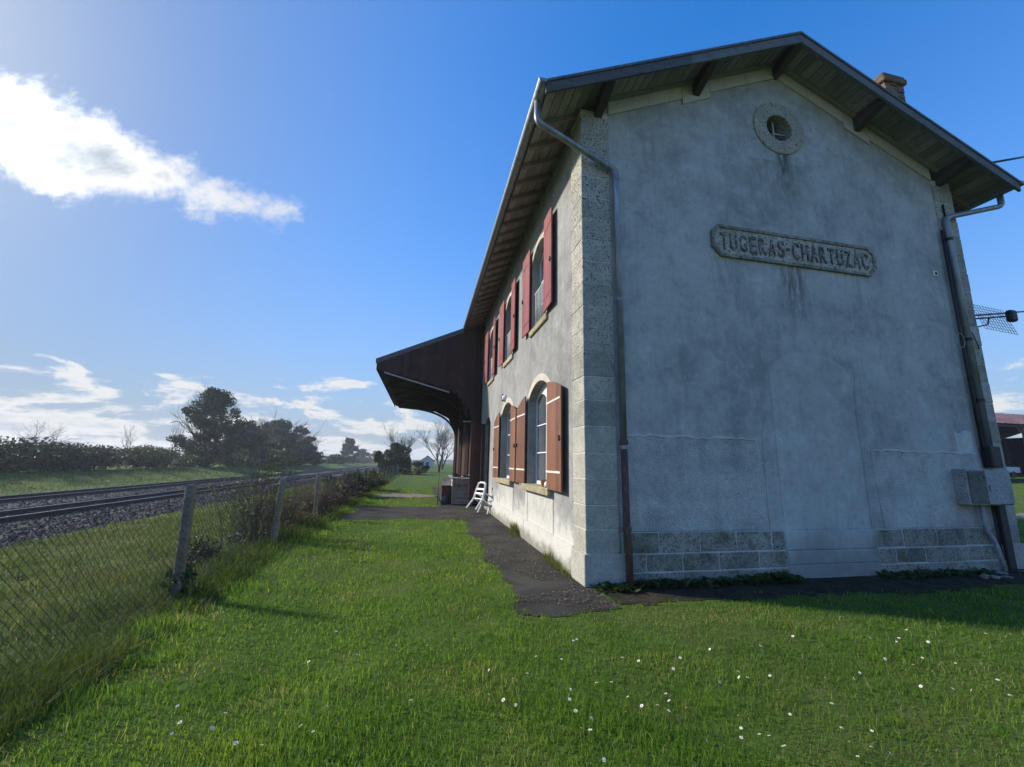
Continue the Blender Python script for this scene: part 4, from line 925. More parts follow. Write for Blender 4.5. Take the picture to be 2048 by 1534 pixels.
# ------------------------------------------------------------------ fence
fn = thing('wire_fence', 'rusty chain link fence on leaning concrete posts along the railway', 'fence', (-5.0, 0, 0))
post_y = [-3.4, .28, 3.6, 6.95, 10.6, 14.0, 17.1, 20.4, 23.8, 27, 30.3, 33.7, 37, 40.3, 43.7, 47]
hts = [1.25, 1.27, 1.22, 1.22, 1.2, 1.25, 1.2]+[1.2]*9
for i, (py, hh) in enumerate(zip(post_y, hts)):
    b = MB(); b.cbox(-.048, -.048, -.3, .048, .048, hh-.03, .014, .004); b.add([(-.048, -.048, hh-.033), (.048, -.048, hh-.033), (.048, .048, hh-.033), (-.048, .048, hh-.033), (-.03, -.03, hh), (.03, -.03, hh), (.03, .03, hh), (-.03, .03, hh)], [(4, 5, 6, 7), (0, 1, 5, 4), (1, 2, 6, 5), (2, 3, 7, 6), (3, 0, 4, 7)])
    o = b.build('post', 'post_concrete', fn); o.location = (random.uniform(-.03, .03), py, 0)
    o.rotation_euler = (R_(random.uniform(-1, 1)), R_(random.uniform(-1.5, 1.5)), R_(random.uniform(-8, 8)))
    if i == 1: o.rotation_euler = (R_(-.5), R_(-1.2), R_(4))
FH, PIT = 1.06, .075
vs, fs = [], []
def wire_seg(p, q, r):
    p = np.array(p); q = np.array(q); d = q-p; d = d/np.linalg.norm(d); a = np.cross(d, [1, 0, 0]); a = a/np.linalg.norm(a); c_ = np.cross(d, a); base = len(vs)
    for e_ in (p, q):
        for k in range(3):
            an_ = 2*math.pi*k/3; vs.append(e_+(a*math.cos(an_)+c_*math.sin(an_))*r)
    for k in range(3): fs.append((base+k, base+(k+1) % 3, base+3+(k+1) % 3, base+3+k))
def sag(y): return .035*math.sin(y*1.9)+.02*math.sin(y*4.3+1)
y = -9.0
while y < 47:
    lim = 1 if y < 16 else 2
    for (dy_, off) in ((FH, .004), (-FH, -.004)):
        prev = None
        for k in range(5):
            yy = y+dy_*k/4; zz = .03+FH*k/4
            P_ = (off+.05*math.sin(yy*.8)*.6+sag(yy)*(k % 4 != 0), yy, zz+(sag(yy)*.6 if k == 4 else 0))
            if prev is not None: wire_seg(prev, P_, .0021 if y < 14 else .0032)
            prev = P_
    y += PIT*lim
np_mesh('mesh', np.array(vs), np.array(fs), 'wire', fn)
vs, fs = [], []
for zz in (.06, .58, 1.08):
    yy = -9.0
    while yy < 47: wire_seg((.07*0, yy, zz+sag(yy)*.5), (0, yy+.5, zz+sag(yy+.5)*.5), .003); yy += .5
np_mesh('tension_wires', np.array(vs), np.array(fs), 'wire', fn, kind='stuff')

# ------------------------------------------------------------------ right-hand side: barn, antenna, cables
bn = thing('open_barn', 'open barn with a rusty sheet roof on steel posts across the yard', 'barn', (62, 30, 1.45))
b = MB(); n_ = 70                                        # corrugated roof
for i in range(n_):
    x0, x1 = -14+28*i/n_, -14+28*(i+1)/n_; d0, d1 = .05*(i % 2), .05*((i+1) % 2)
    b.add([(x0, -6.5, 4.9+d0), (x1, -6.5, 4.9+d1), (x1, 0, 7.1+d1), (x0, 0, 7.1+d0), (x0, 6.5, 4.9+d0), (x1, 6.5, 4.9+d1)], [(0, 1, 2, 3), (3, 2, 5, 4)])
b.build('roof', 'rust_sheet', bn)
for x_ in (-13, -6.5, 0, 6.5, 13):
    for y_ in (-6, 6):
        b = MB(); b.cbox(x_-.1, y_-.1, -.6, x_+.1, y_+.1, 4.85, .01); b.build('post', 'rust_sheet', bn)
    b = MB(); b.tube([(x_-.9, -6, 4.75), (x_, -6, 3.9), (x_+.9, -6, 4.75)], .06, 5); b.build('brace', 'rust_sheet', bn)
b = MB(); b.cbox(-13.6, -6.15, 4.65, 13.6, -5.95, 4.88, .01); b.build('eave_beam', 'iron', bn)
b = MB(); b.add([(-13.8, 6.1, -.6), (13.8, 6.1, -.6), (13.8, 6.1, 4.9), (-13.8, 6.1, 4.9), (-13.8, -5.8, -.6), (-13.8, -5.8, 4.9), (13.8, -5.8, -.6), (13.8, -5.8, 4.9)], [(0, 1, 2, 3), (0, 3, 5, 4), (1, 6, 7, 2)]); b.build('cladding', 'clutter_dark', bn)
tk = thing('trailer', 'low white-sided trailer parked under the open barn', 'trailer', (53, 25.5, 1.2))
b = MB(); b.cbox(-2.2, -.9, .5, 2.2, .9, 1.05, .04); b.build('bed', 'house_white', tk)
for x_ in (-1.2, 1.2):
    b = MB(); b.tube([(x_, -.92, .32), (x_, -.72, .32)], .32, 14); b.build('wheel', 'cable_black', tk)
# aerial on an arm behind the wall corner
aer = thing('tv_aerial', 'grid television aerial on a bent arm at the far corner of the gable', 'aerial', (8.03, .55, 4.1))
pA = at(2022, 632, 1, .55); pA = Vector((pA.x-8.03, 0, pA.z-4.1))
b = MB(); b.tube([(0, 0, pA.z-.32), tuple(pA)], .018, 7); b.build('boom', 'iron', aer, smooth=True)
e1 = pA*.68+Vector((0, 0, (pA.z-.32)*.32)); 
b = MB(); b.tube([(0, 0, pA.z-.62), (e1.x*.95, 0, e1.z-.16), (e1.x, 0, e1.z)], .014, 7); b.build('stay', 'iron', aer, smooth=True)
b = MB(); b.cbox(pA.x-.08, -.06, pA.z-.13, pA.x+.11, .06, pA.z+.13, .03); b.build('junction_box', 'cable_black', aer)
b = MB(); gxn, gzn = 12, 9
G_ = lambda i, j: (pA.x-.62+.95*i/(gxn-1), .12+.16*j/(gzn-1), pA.z-.30+.62*j/(gzn-1)-.06*i/(gxn-1))
for i in range(gxn): b.tube([G_(i, 0), G_(i, gzn-1)], .005, 4)
for j in range(gzn): b.tube([G_(0, j), G_(gxn-1, j)], .005, 4)
b.build('reflector_grid', 'conduit_grey', aer)
def cable(name, pts, r, lab):
    b = MB(); b.tube(pts, r, 5); return b.build(name, 'cable_black', None, smooth=True, label=lab, category='cable')
pW = at(1985, 325, 1, -.625); q_ = at(2300, 222, 0, 26)
cable('overhead_cable', [pW+(q_-pW)*t_+Vector((0, 0, -1.2*t_*(1-t_))) for t_ in [i/12 for i in range(13)]], .022, 'thin black cable leaving the eave corner above the aerial')
pW = Vector((8.0, .1, 4.62)); q_ = at(2300, 572, 0, 30)
cable('overhead_cable', [pW+(q_-pW)*t_+Vector((0, 0, -.9*t_*(1-t_))) for t_ in [i/12 for i in range(13)]], .018, 'thin black cable leaving the wall edge just over the aerial grid')

# far white hut on the line
hu = thing('small_house', 'small white hut with a dark pitched roof far along the grass track', 'house', (-.9, 108, .0)); hu.scale = (.75, .75, .75)
b = MB(); b.box(-2.2, 0, 0, 2.2, 5, 2.4); b.add([(-2.2, 0, 2.4), (2.2, 0, 2.4), (0, 0, 4.0), (-2.2, 5, 2.4), (2.2, 5, 2.4), (0, 5, 4.0)], [(0, 1, 2), (3, 5, 4)]); b.build('wall', 'house_white', hu)
b = MB(); b.prism([(-2.6, 2.15), (0, 4.05), (2.6, 2.15), (2.6, 2.35), (0, 4.3), (-2.6, 2.35)], 1, -.3, 5.3); b.build('roof', 'slate', hu)
b = MB(); b.box(-.5, -.03, 0, .5, -.002, 2.0); b.build('door', 'clutter_dark', hu)
# ------------------------------------------------------------------ vegetation
def vnoise(x, y, s_, seed):
    r_ = np.random.default_rng(seed).random((64, 64)); X = x/s_; Y = y/s_
    i = np.floor(X).astype(int); j = np.floor(Y).astype(int); fx = X-i; fy_ = Y-j
    fx = fx*fx*(3-2*fx); fy_ = fy_*fy_*(3-2*fy_); i %= 64; j %= 64; i1 = (i+1) % 64; j1 = (j+1) % 64
    return (r_[i, j]*(1-fx)+r_[i1, j]*fx)*(1-fy_)+(r_[i, j1]*(1-fx)+r_[i1, j1]*fx)*fy_
def blades(x, y, z, h, wd, lean, rnd, name, material, detail, **k):
    n = len(x); a = rng.uniform(0, 2*np.pi, n); b_ = rng.uniform(0, 2*np.pi, n)
    px_, py_ = np.cos(a)*wd*.5, np.sin(a)*wd*.5; lx, ly = np.cos(b_)*lean*h, np.sin(b_)*lean*h
    zt = h*np.sqrt(np.clip(1-lean**2*.6, .15, 1))
    base = np.stack([x, y, z-.006], 1)
    o = lambda dx_, dy_, dz_: base+np.stack([dx_, dy_, dz_], 1)
    zero = np.zeros(n)
    if detail:
        V = np.stack([o(-px_, -py_, zero), o(px_, py_, zero), o(-px_*.8+lx*.35, -py_*.8+ly*.35, zt*.6), o(px_*.8+lx*.35, py_*.8+ly*.35, zt*.6), o(lx, ly, zt)], 1)
        tri = np.array([(0, 1, 3), (0, 3, 2), (2, 3, 4)]); kv = 5
    else:
        V = np.stack([o(-px_, -py_, zero), o(px_, py_, zero), o(lx, ly, zt)], 1); tri = np.array([(0, 1, 2)]); kv = 3
    F = (tri[None]+np.arange(n)[:, None, None]*kv).reshape(-1, 3)
    return V.reshape(-1, 3), F, np.repeat(rnd, kv)
def join(parts):
    V, F, A, o = [], [], [], 0
    for v_, f_, a_ in parts: V.append(v_); F.append(f_+o); A.append(a_); o += len(v_)
    return np.concatenate(V), np.concatenate(F), np.concatenate(A)
cx_, cy_ = CAM.x, CAM.y
def polar(n, r0, r1, power, amin=-64, amax=66):
    """points round the viewer's feet: even out to 3 m, thinning as 1/r^2 beyond"""
    t_ = rng.random(n)
    r = np.sqrt(r0*r0+(r1*r1-r0*r0)*t_) if power == 0 else r0*(r1/r0)**t_
    a = YAW+np.radians(rng.uniform(amin, amax, n)); return cx_+r*np.sin(a), cy_+r*np.cos(a), r
def lawn_ok(x, y):
    jx, jy = x+rng.normal(0, .06, len(x)), y+rng.normal(0, .06, len(x)); bare = in_path(jx, jy) | in_soil(jx, jy) | in_gravel(jx, jy)
    edge = vnoise(x, y, .12, 5) > .93
    return (x > -4.95+.25*vnoise(x, y, .6, 9)) & ~((x > -.02) & (y > -.04) & (x < 8.05) & (y < 24)) & (~bare | (edge & ~((x > -1) & (y < 9) & (x < 0) & (x > -.8))))
def lawn_set(n, r0, r1, power, detail, wk):
    x, y, r = polar(n, r0, r1, power); m_ = lawn_ok(x, y) & (x < 46); x, y, r = x[m_], y[m_], r[m_]
    cl = vnoise(x, y, .35, 1)*.6+vnoise(x, y, 1.3, 2)*.4
    h = (.022+.055*cl**1.4)*rng.uniform(.5, 1.4, len(x)); h *= 1+.5*(rng.random(len(x)) < .05)
    fence_near = np.clip((-3.9-x)/.8, 0, 1)*vnoise(x, y, .4, 4); h *= 1+1.7*fence_near
    wd = .0042*wk*np.maximum(1, r/3.2)*rng.uniform(.6, 1.3, len(x))
    br = rng.random(len(x)) < .16*(vnoise(x, y, .5, 8) > .5); h[br] *= .45; wd[br] *= 2.6
    lean = np.clip(rng.normal(.55, .28, len(x)), .05, 1.15)
    rn = np.clip(rng.normal(.45, .2, len(x))+.25*(vnoise(x, y, .9, 3)-.5), 0, .93)
    straw = rng.random(len(x)) < .03+.30*(vnoise(x, y, .55, 12) > .74)+.25*((x+1.25)**2/.06+(y-1.9)**2/1.2 < 1)+.35*((x-.6)**2/1.4+(y+1.25)**2/.05 < 1); rn[straw] = rng.uniform(.92, 1, straw.sum())
    return blades(x, y, gz(x, y), h, wd, lean, rn, '', '', detail)
V, F, A = join([lawn_set(70000, 1.3, 3.2, 0, True, 1.0), lawn_set(250000, 3.2, 26, 1, True, 1.0), lawn_set(60000, 20, 120, 1, False, .8)])
np_mesh('lawn_grass', V, F, 'lawn_blades', attrs={'rnd': A}, kind='stuff', label='short green lawn with broad leaves and pale dry patches', category='grass')
def verge_set(n, r0, r1, detail, wk):
    x, y, r = polar(n, r0, r1, 1, -66, 20)
    nearz = (x < -4.8) & (x > -13.3+.5*vnoise(x, y, .8, 20)); farz = (x < -25.6) & (x > -34); strip = (x < -4.45) & (x > -5.5)
    m_ = nearz | farz | strip; x, y, r = x[m_], y[m_], r[m_]
    strip = (x < -4.45) & (x > -5.5)
    cl = vnoise(x, y, .5, 21)
    h = (.05+.14*cl**1.5)*rng.uniform(.5, 1.4, len(x)); h[strip] *= 1.5; h[x < -25] *= 1.8
    wd = .005*wk*np.maximum(1, r/3.6)*rng.uniform(.6, 1.3, len(x))
    lean = np.clip(rng.normal(.6, .3, len(x)), .05, 1.2)
    rn = np.clip(rng.normal(.42, .22, len(x))+.35*(vnoise(x, y, 1.1, 22)-.45), 0, 1); rn[strip] *= .6
    return blades(x, y, gz(x, y), h, wd, lean, rn, '', '', detail)
V, F, A = join([verge_set(150000, 2.6, 22, True, 1.0), verge_set(110000, 16, 90, False, 1.0)])
np_mesh('verge_grass', V, F, 'rough_blades', attrs={'rnd': A}, kind='stuff', label='rough tufted grass on the railway side of the fence', category='grass')

# leaves as small folded quads in many clumps; twigs as thin blades
def leaf_mass(cent, rad_, n, size, zmin=None):
    k = rng.integers(0, len(cent), n); d = rng.normal(0, 1, (n, 3)); d /= np.linalg.norm(d, axis=1)[:, None]
    rr = rng.random(n)**.42; P_ = cent[k]+d*rr[:, None]*rad_[k]
    if zmin is not None: P_ = P_[P_[:, 2] > zmin]
    n = len(P_); a = rng.normal(0, 1, (n, 3)); a /= np.linalg.norm(a, axis=1)[:, None]; b_ = np.cross(a, rng.normal(0, 1, (n, 3))); b_ /= np.linalg.norm(b_, axis=1)[:, None]
    s_ = size*rng.uniform(.5, 1.4, n)[:, None]
    V = np.stack([P_-a*s_, P_+b_*s_*.55, P_+a*s_, P_-b_*s_*.55], 1).reshape(-1, 3)
    F = (np.array([(0, 1, 2), (0, 2, 3)])[None]+np.arange(n)[:, None, None]*4).reshape(-1, 3)
    return V, F, np.repeat(np.clip(rng.normal(.5, .25, n), 0, 1), 4)
def branches(p, d, ln, r, depth, segs, spread=.55, up=.12, shrink=.74, kids=(2, 3)):
    q = p+d*ln; segs.append((p, q, r, r*.72))
    if depth == 0: return
    for _ in range(random.randint(*kids)):
        nd = d+np.array([random.gauss(0, spread), random.gauss(0, spread), random.gauss(0, spread*.6)+up]); nd /= np.linalg.norm(nd)
        s_ = random.uniform(.45, 1.0) if depth > 1 else 1.0
        branches(p+d*ln*s_, nd, ln*shrink*random.uniform(.75, 1.2), r*.62, depth-1, segs, spread, up, shrink, kids)
def seg_mesh(segs, k=4):
    V, F = [], []
    for i, (p, q, r0, r1) in enumerate(segs):
        d = q-p; d = d/np.linalg.norm(d); ref = np.array([0, 0, 1.]) if abs(d[2]) < .9 else np.array([1., 0, 0]); a = np.cross(d, ref); a /= np.linalg.norm(a); c_ = np.cross(d, a)
        for e_, r in ((p, r0), (q, r1)):
            for j in range(k): an_ = 2*math.pi*j/k; V.append(e_+(a*math.cos(an_)+c_*math.sin(an_))*r)
        b0 = i*2*k
        for j in range(k): F.append((b0+j, b0+(j+1) % k, b0+k+(j+1) % k, b0+k+j))
    return np.array(V), np.array(F)
def tree(name, lab, cat, loc, H, Rw, leafm, nleaf, size, group=None, low=.12, twigs=True, nb=55, flat=1.0):
    t_ = thing(name, lab, cat, loc, 0, group); segs = []
    for k in range(3):
        d = np.array([random.gauss(0, .12), random.gauss(0, .12), 1]); d /= np.linalg.norm(d)
        branches(np.array([random.uniform(-.3, .3), random.uniform(-.3, .3), -.2]), d, H*.30, H*.016, 5 if twigs else 3, segs, .45, .14, .78)
    V, F = seg_mesh(segs); V[:, :2] *= Rw/max(.1, np.abs(V[:, :2]).max())*1.08; V[:, 2] *= H*1.07/max(.1, V[:, 2].max())
    np_mesh('trunk', V, F, 'bark', t_, smooth=True)
    c_ = []
    for k in range(nb):
        zz = low+(.90-low)*random.random()**1.25; wdt = (1-max(0, zz-.35)**1.6/.65**1.6)*min(1, .75+zz)
        a = random.uniform(0, 6.28); rr = Rw*wdt*random.uniform(.15, .82)
        c_.append((rr*math.cos(a), rr*math.sin(a)*flat, H*zz))
    c_ = np.array(c_); rd = np.stack([rng.uniform(.08, .24, nb)*Rw, rng.uniform(.08, .24, nb)*Rw, rng.uniform(.035, .10, nb)*H], 1)
    V, F, A = leaf_mass(c_, rd, nleaf, size, .05); np_mesh('crown', V, F, leafm, t_, attrs={'rnd': A})
    return t_
tree('ivy_tree', 'tallest dark ivy-clad tree beyond the tracks with bare twigs on top', 'tree', (-34.6, 67, 0), 13.0, 5.6, 'leaf_dark', 26000, .17, 'trees beyond the tracks', nb=95, low=.03)
tree('round_tree', 'broad round dark tree next to the ivy-clad tree', 'tree', (-37, 104, .1), 11.4, 8.6, 'leaf_dark', 20000, .25, 'trees beyond the tracks', nb=90, low=.03)
tree('brown_tree', 'brownish thin tree on the far side of the round tree', 'tree', (-35, 118, .1), 11.0, 5.5, 'leaf_brown', 5000, .3, 'trees beyond the tracks', nb=60, low=.05)
tree('olive_tree', 'low olive tree filling the gap under the brown tree', 'tree', (-33, 112, .1), 7.5, 7, 'leaf_olive', 8000, .32, 'trees beyond the tracks', low=.05)
tree('small_tree', 'small upright tree standing alone down the line', 'tree', (-34, 190, .1), 11.5, 5.5, 'leaf_olive', 5000, .5, 'trees beyond the tracks', low=.06)
tree('far_tree', 'small pale tree beyond the upright one', 'tree', (-38, 262, .1), 9, 6.5, 'leaf_olive', 3500, .6, 'trees beyond the tracks', low=.04)
tree('far_tree', 'last low tree before the line meets the sky', 'tree', (-36, 330, .1), 9, 8, 'leaf_olive', 3000, .8, 'trees beyond the tracks', low=.04)
tree('ivy_tree', 'dense middling tree joining the ivy-clad tree to the round one', 'tree', (-35.5, 82, .1), 9.0, 5.2, 'leaf_dark', 16000, .2, 'trees beyond the tracks', nb=80, low=.02)
tree('olive_tree', 'olive-green tree leaning out in front of the round tree', 'tree', (-34, 96, .1), 8.4, 5.6, 'leaf_olive', 14000, .22, 'trees beyond the tracks', nb=70, low=.02)
tree('low_tree', 'low dark tree in front of the foot of the ivy-clad tree', 'tree', (-34, 84, .1), 6.5, 6.0, 'leaf_dark', 8000, .30, 'trees beyond the tracks', low=.03)
def hedge(lab, p0, p1, H, Wd, leafm, nleaf, size, nt=70, twig_h=1.0):
    p0 = np.array(p0, float); p1 = np.array(p1, float); mid = (p0+p1)/2; t_ = thing('hedge', lab, 'hedge', tuple(mid), 0, 'hedges beyond the tracks')
    n_ = 40; tt = rng.random(n_); c_ = p0-mid+(p1-p0)*tt[:, None]+np.stack([rng.normal(0, Wd*.28, n_), rng.normal(0, Wd*.28, n_), H*rng.uniform(.12, .8, n_)], 1)
    rd = np.stack([rng.uniform(.5, 1.0, n_)*Wd*.6, rng.uniform(.5, 1.0, n_)*Wd*.6, rng.uniform(.18, .36, n_)*H], 1)
    V, F, A = leaf_mass(c_, rd, nleaf, size, .0); np_mesh('foliage', V, F, leafm, t_, attrs={'rnd': A})
    segs = []
    for k in range(nt):
        b0 = p0-mid+(p1-p0)*random.random()+np.array([random.gauss(0, Wd*.3), random.gauss(0, Wd*.3), H*.3])
        d = np.array([random.gauss(0, .35), random.gauss(0, .35), 1]); d /= np.linalg.norm(d)
        branches(b0, d, H*.32*twig_h, .018, 2, segs, .35, .1, .7)
    V, F = seg_mesh(segs, 3); np_mesh('twigs', V, F, 'bark', t_, kind='stuff')
    return t_
hx = [(-35, 22), (-35, 31), (-35, 40), (-35.2, 50), (-35.5, 60)]
hl = ['bramble hedge with reddish bare stems at the near end of the hedgerow', 'dark bramble hedge under the fan-shaped bare bush', 'brown bramble hedge between the bare bush and the sapling', 'grey-brown hedge running up to the ivy-clad tree']
for i, lab in enumerate(hl):
    hedge(lab, (*hx[i], 0), (*hx[i+1], 0), 2.5+.2*(i % 2), 3.6, ('leaf_brown', 'leaf_dark', 'leaf_brown', 'leaf_olive')[i], 9000, .13)
hedge('low green bank of bushes at the foot of the big trees', (-34, 70, 0), (-35, 120, 0), 3.6, 5, 'leaf_olive', 9000, .26)
hedge('line of bushes trailing off along the railway', (-34, 125, 0), (-36, 330, 0), 3.2, 6, 'leaf_olive', 9000, .5)
def bare(name, lab, loc, H, spread, r, depth=6, n=3, up=.14, kids=(2, 3), mt='bark', tilt=.18, wide=1.0, group='bare trees'):
    t_ = thing(name, lab, 'tree' if H > 4 else 'bush', loc, 0, group); segs = []
    for k in range(n):
        d = np.array([random.gauss(0, tilt), random.gauss(0, tilt), 1]); d /= np.linalg.norm(d)
        branches(np.array([random.gauss(0, .12*wide), random.gauss(0, .12*wide), -.1]), d, H*.28, r, depth, segs, spread, up, .76, kids)
    V, F = seg_mesh(segs, 3); V[:, 2] *= H/V[:, 2].max(); np_mesh('branches', V, F, mt, t_, smooth=True)
    return t_
bare('bare_bush', 'fan-shaped bare reddish bush standing out of the hedge', (-34.5, 37.5, 1.2), 3.6, .55, .035, 6, 5, .0, (2, 3), 'dry_stem', .75, 4)
bare('bare_sapling', 'slender bare sapling rising from the hedge', (-35, 50.5, .8), 4.4, .35, .04, 5, 2, .25)
bare('bare_sapling', 'thin bare stems rising beside the ivy-clad tree', (-34.6, 57.5, .6), 6.5, .22, .04, 5, 3, .3)
bt = bare('bare_tree', 'tall bare tree with several stems beside the white hut', (1.6, 84, 0), 12.0, .42, .17, 7, 4, .16, (2, 3), 'bark', .22, 2)
iv = bare('bare_tree', 'bare tree growing out of a dark ivy bush at the end of the fence', (-5.6, 60, 0), 8.2, .34, .09, 6, 4, .2, (2, 3), 'bark', .2, 3)
c_ = np.stack([rng.normal(0, .9, 16), rng.normal(0, .9, 16), rng.uniform(.3, 4.0, 16)], 1); rd = np.stack([rng.uniform(.6, 1.2, 16)]*2+[rng.uniform(.6, 1.0, 16)], 1)
V, F, A = leaf_mass(c_, rd, 7000, .17, 0); np_mesh('ivy', V, F, 'leaf_dark', iv, attrs={'rnd': A})
def bush(name, lab, loc, Rw, H, leafm, nleaf, size, nst, group, stem='dry_stem', arch=.5):
    t_ = thing(name, lab, 'bush', loc, 0, group); segs = []
    for k in range(nst):
        a = random.uniform(0, 6.28); p = np.array([random.gauss(0, Rw*.25), random.gauss(0, Rw*.25), 0]); d = np.array([math.cos(a)*arch*random.random(), math.sin(a)*arch*random.random(), 1.0])
        ln = H*random.uniform(.5, 1.15)/4
        for j in range(5):
            q = p+d/np.linalg.norm(d)*ln; segs.append((p, q, .006-.0008*j, .0052-.0008*j)); p = q; d = d+np.array([math.cos(a)*.18, math.sin(a)*.18, -.22*arch*2*random.random()])+np.random.default_rng(k*7+j).normal(0, .14, 3)
    V, F = seg_mesh(segs, 3); np_mesh('stems', V, F, stem, t_, kind='stuff', attrs={'rnd': np.repeat(rng.random(len(V)//6), 6)})
    k = 14; c_ = np.stack([rng.normal(0, Rw*.42, k), rng.normal(0, Rw*.42, k), rng.uniform(.1, .75, k)*H], 1); rd = np.stack([rng.uniform(.2, .42, k)*Rw]*2+[rng.uniform(.12, .25, k)*H], 1)
    V, F, A = leaf_mass(c_, rd, nleaf, size, .0); np_mesh('leaves', V, F, leafm, t_, attrs={'rnd': A}); return t_
gb = 'brambles along the fence'
bush('bramble', 'grey bramble mound hanging over the fence between the second and third posts', (-5.55, 3.9, -.05), .95, 1.55, 'leaf_olive', 1500, .024, 90, gb)
bush('bramble', 'tall thin bramble shoots rising above the bramble mound', (-5.45, 4.4, -.05), .5, 2.3, 'leaf_olive', 500, .032, 34, gb, 'dry_stem', .25)
bush('bramble', 'dry brown weeds against the third fence post', (-5.4, 5.7, -.05), .8, .9, 'dry_stem', 900, .03, 110, gb, 'dry_stem', .3)
bush('bramble', 'straw-coloured weeds filling the fence past the third post', (-5.35, 8.2, -.05), 1.0, .95, 'dry_stem', 1600, .03, 170, gb, 'dry_stem', .25)
bush('bramble', 'brown weeds against the fence where the path ends', (-5.3, 10.6, -.05), 1.1, .95, 'leaf_brown', 2200, .04, 160, gb, 'dry_stem', .3)
bush('bramble', 'dark shrub on the fence beside the gravel patch', (-5.25, 14.8, 0), 1.0, 1.1, 'leaf_dark', 2200, .05, 60, gb)
bush('bramble', 'greenish shrub on the fence beyond the gravel patch', (-5.2, 18.8, 0), 1.3, 1.1, 'leaf_olive', 2200, .06, 60, gb)
bush('bramble', 'small bramble sprawling in the grass behind the leaning post', (-5.5, 2.1, -.05), .55, .5, 'leaf_dark', 900, .028, 40, gb, 'dry_stem', .8)
bush('bramble', 'low dark weeds at the foot of the leaning post', (-4.98, .35, 0), .28, .42, 'weed_leaf', 420, .03, 26, gb, 'stem' if False else 'dry_stem', .4)
bush('hedge_bush', 'clipped brown bush beside the grass track near the stake', (-2.7, 46, 0), 1.4, 1.9, 'leaf_brown', 2600, .08, 60, None or 'bushes by the track')
bush('hedge_bush', 'round green bush at the end of the wire fence', (-6.2, 50, 0), 2.3, 3.4, 'leaf_dark', 4500, .13, 60, 'bushes by the track')
tree('yard_tree', 'thin bare-topped tree behind the open barn', 'tree', (74, 42, 1.6), 9.5, 4.5, 'leaf_brown', 900, .3, 'trees by the barn')

# leafy weeds along the foot of the walls
def weed(lab, loc, Rw, n, ls, group):
    V, F, A = [], [], []
    for k in range(n):
        a = random.uniform(0, 6.28); ln = ls*random.uniform(.6, 1.3); d = np.array([math.cos(a), math.sin(a), random.uniform(.35, 1.5)]); d /= np.linalg.norm(d)
        p = np.array([max(-1.3, min(1.3, random.gauss(0, .7)))*Rw, random.gauss(0, Rw*.3), 0]); s_ = np.cross(d, [0, 0, 1.]); s_ /= np.linalg.norm(s_); b0 = len(V)
        dr = np.array([0, 0, -1.])*ln*.25
        V += [p, p+d*ln*.45-s_*ln*.2, p+d*ln*.45+s_*ln*.2, p+d*ln*.8-s_*ln*.17+dr*.4, p+d*ln*.8+s_*ln*.17+dr*.4, p+d*ln*1.05+dr]
        F += [(b0, b0+2, b0+1), (b0+1, b0+2, b0+4), (b0+1, b0+4, b0+3), (b0+3, b0+4, b0+5)]; A += [random.random()]*6
    o = np_mesh('weed', np.array(V), np.array(F), 'weed_leaf', attrs={'rnd': np.array(A)}, label=lab, category='weed', group=group); o.location = loc; return o
gw = 'leafy weeds along the gable foot'
for i, (x_, y_, rw_, n_, ls) in enumerate(((.22, -.18, .14, 70, .11), (.42, -.30, .14, 80, .12), (.80, -.16, .18, 110, .13), (1.15, -.18, .2, 110, .14), (1.55, -.2, .2, 90, .12), (1.95, -.17, .16, 80, .12), (2.40, -.19, .18, 110, .15), (2.85, -.16, .16, 120, .17), (3.05, -.22, .12, 80, .13), (5.0, -.20, .22, 90, .12), (5.5, -.22, .25, 110, .13), (6.1, -.2, .25, 100, .12), (6.6, -.25, .2, 60, .11))):
    weed('dark leafy weed clump growing at the foot of the gable wall', (x_, y_, .01), rw_, n_, ls, gw)
gs = 'grass tufts at the foot of the side wall'
for i, (y_, n_, hh, mt, lab) in enumerate(((4.1, 420, .34, 'rough_blades', 'yellowish moss and grass tuft at the wall foot between the two lower windows'), (1.42, 150, .2, 'rough_blades', 'grass tuft at the wall foot by the near edge of the first lower window'), (1.05, 130, .16, 'rough_blades', 'low grass tuft between the first lower window and the building corner'), (.65, 90, .12, 'rough_blades', 'short grass fringe at the wall foot close to the building corner'))):
    n_ = n_*2; x = rng.uniform(-.16, -.055, n_); y = rng.normal(0, .2, n_); V, F, A = blades(x, y, np.zeros(n_), hh*rng.uniform(.3, 1.1, n_)*np.exp(-(y/.3)**2), np.full(n_, .006), rng.uniform(.1, .7, n_), rng.uniform(.3, .95, n_), '', '', True)
    o = np_mesh('grass_tuft', V, F, mt, attrs={'rnd': A}, label=lab, category='grass tuft', group=gs, kind='stuff'); o.location = (0, y_, .01)

# daisies, one by one where the photograph shows them
DP = [(1123,240),(991,270),(998,291),(791,290),(671,317),(506,331),(441,324),(644,362),(905,374),(940,392),(829,410),(1030,386),(1062,434),(1183,396),(1253,397),(1389,382),(1366,405),(1276,492),(1110,538),(234,458),(230,498),(264,480),(337,430),(397,426),(198,333),(245,255),(258,255),(96,328),(60,393),(80,462),(15,519),(4,424),(254,540),(317,563),(278,609),(313,625),(455,535),(464,488),(519,520),(582,516),(628,496),(626,536),(615,458),(697,512),(904,554),(915,600),(916,648),(988,618),(1027,625),(779,660),(1087,677),(1316,592),(1347,648),(1433,662),(1379,695),(1436,597),(1509,682),(1634,437),(1762,451),(1836,447),(1904,426),(1942,421),(1993,484),(1773,345),(1604,351),(1641,329),(1490,324),(1547,248),(1537,261),(1664,265),(1577,214),(1893,226),(1742,207),(1993,231),(1960,262),(1432,247),(423,380),(907,392),(367,735)]
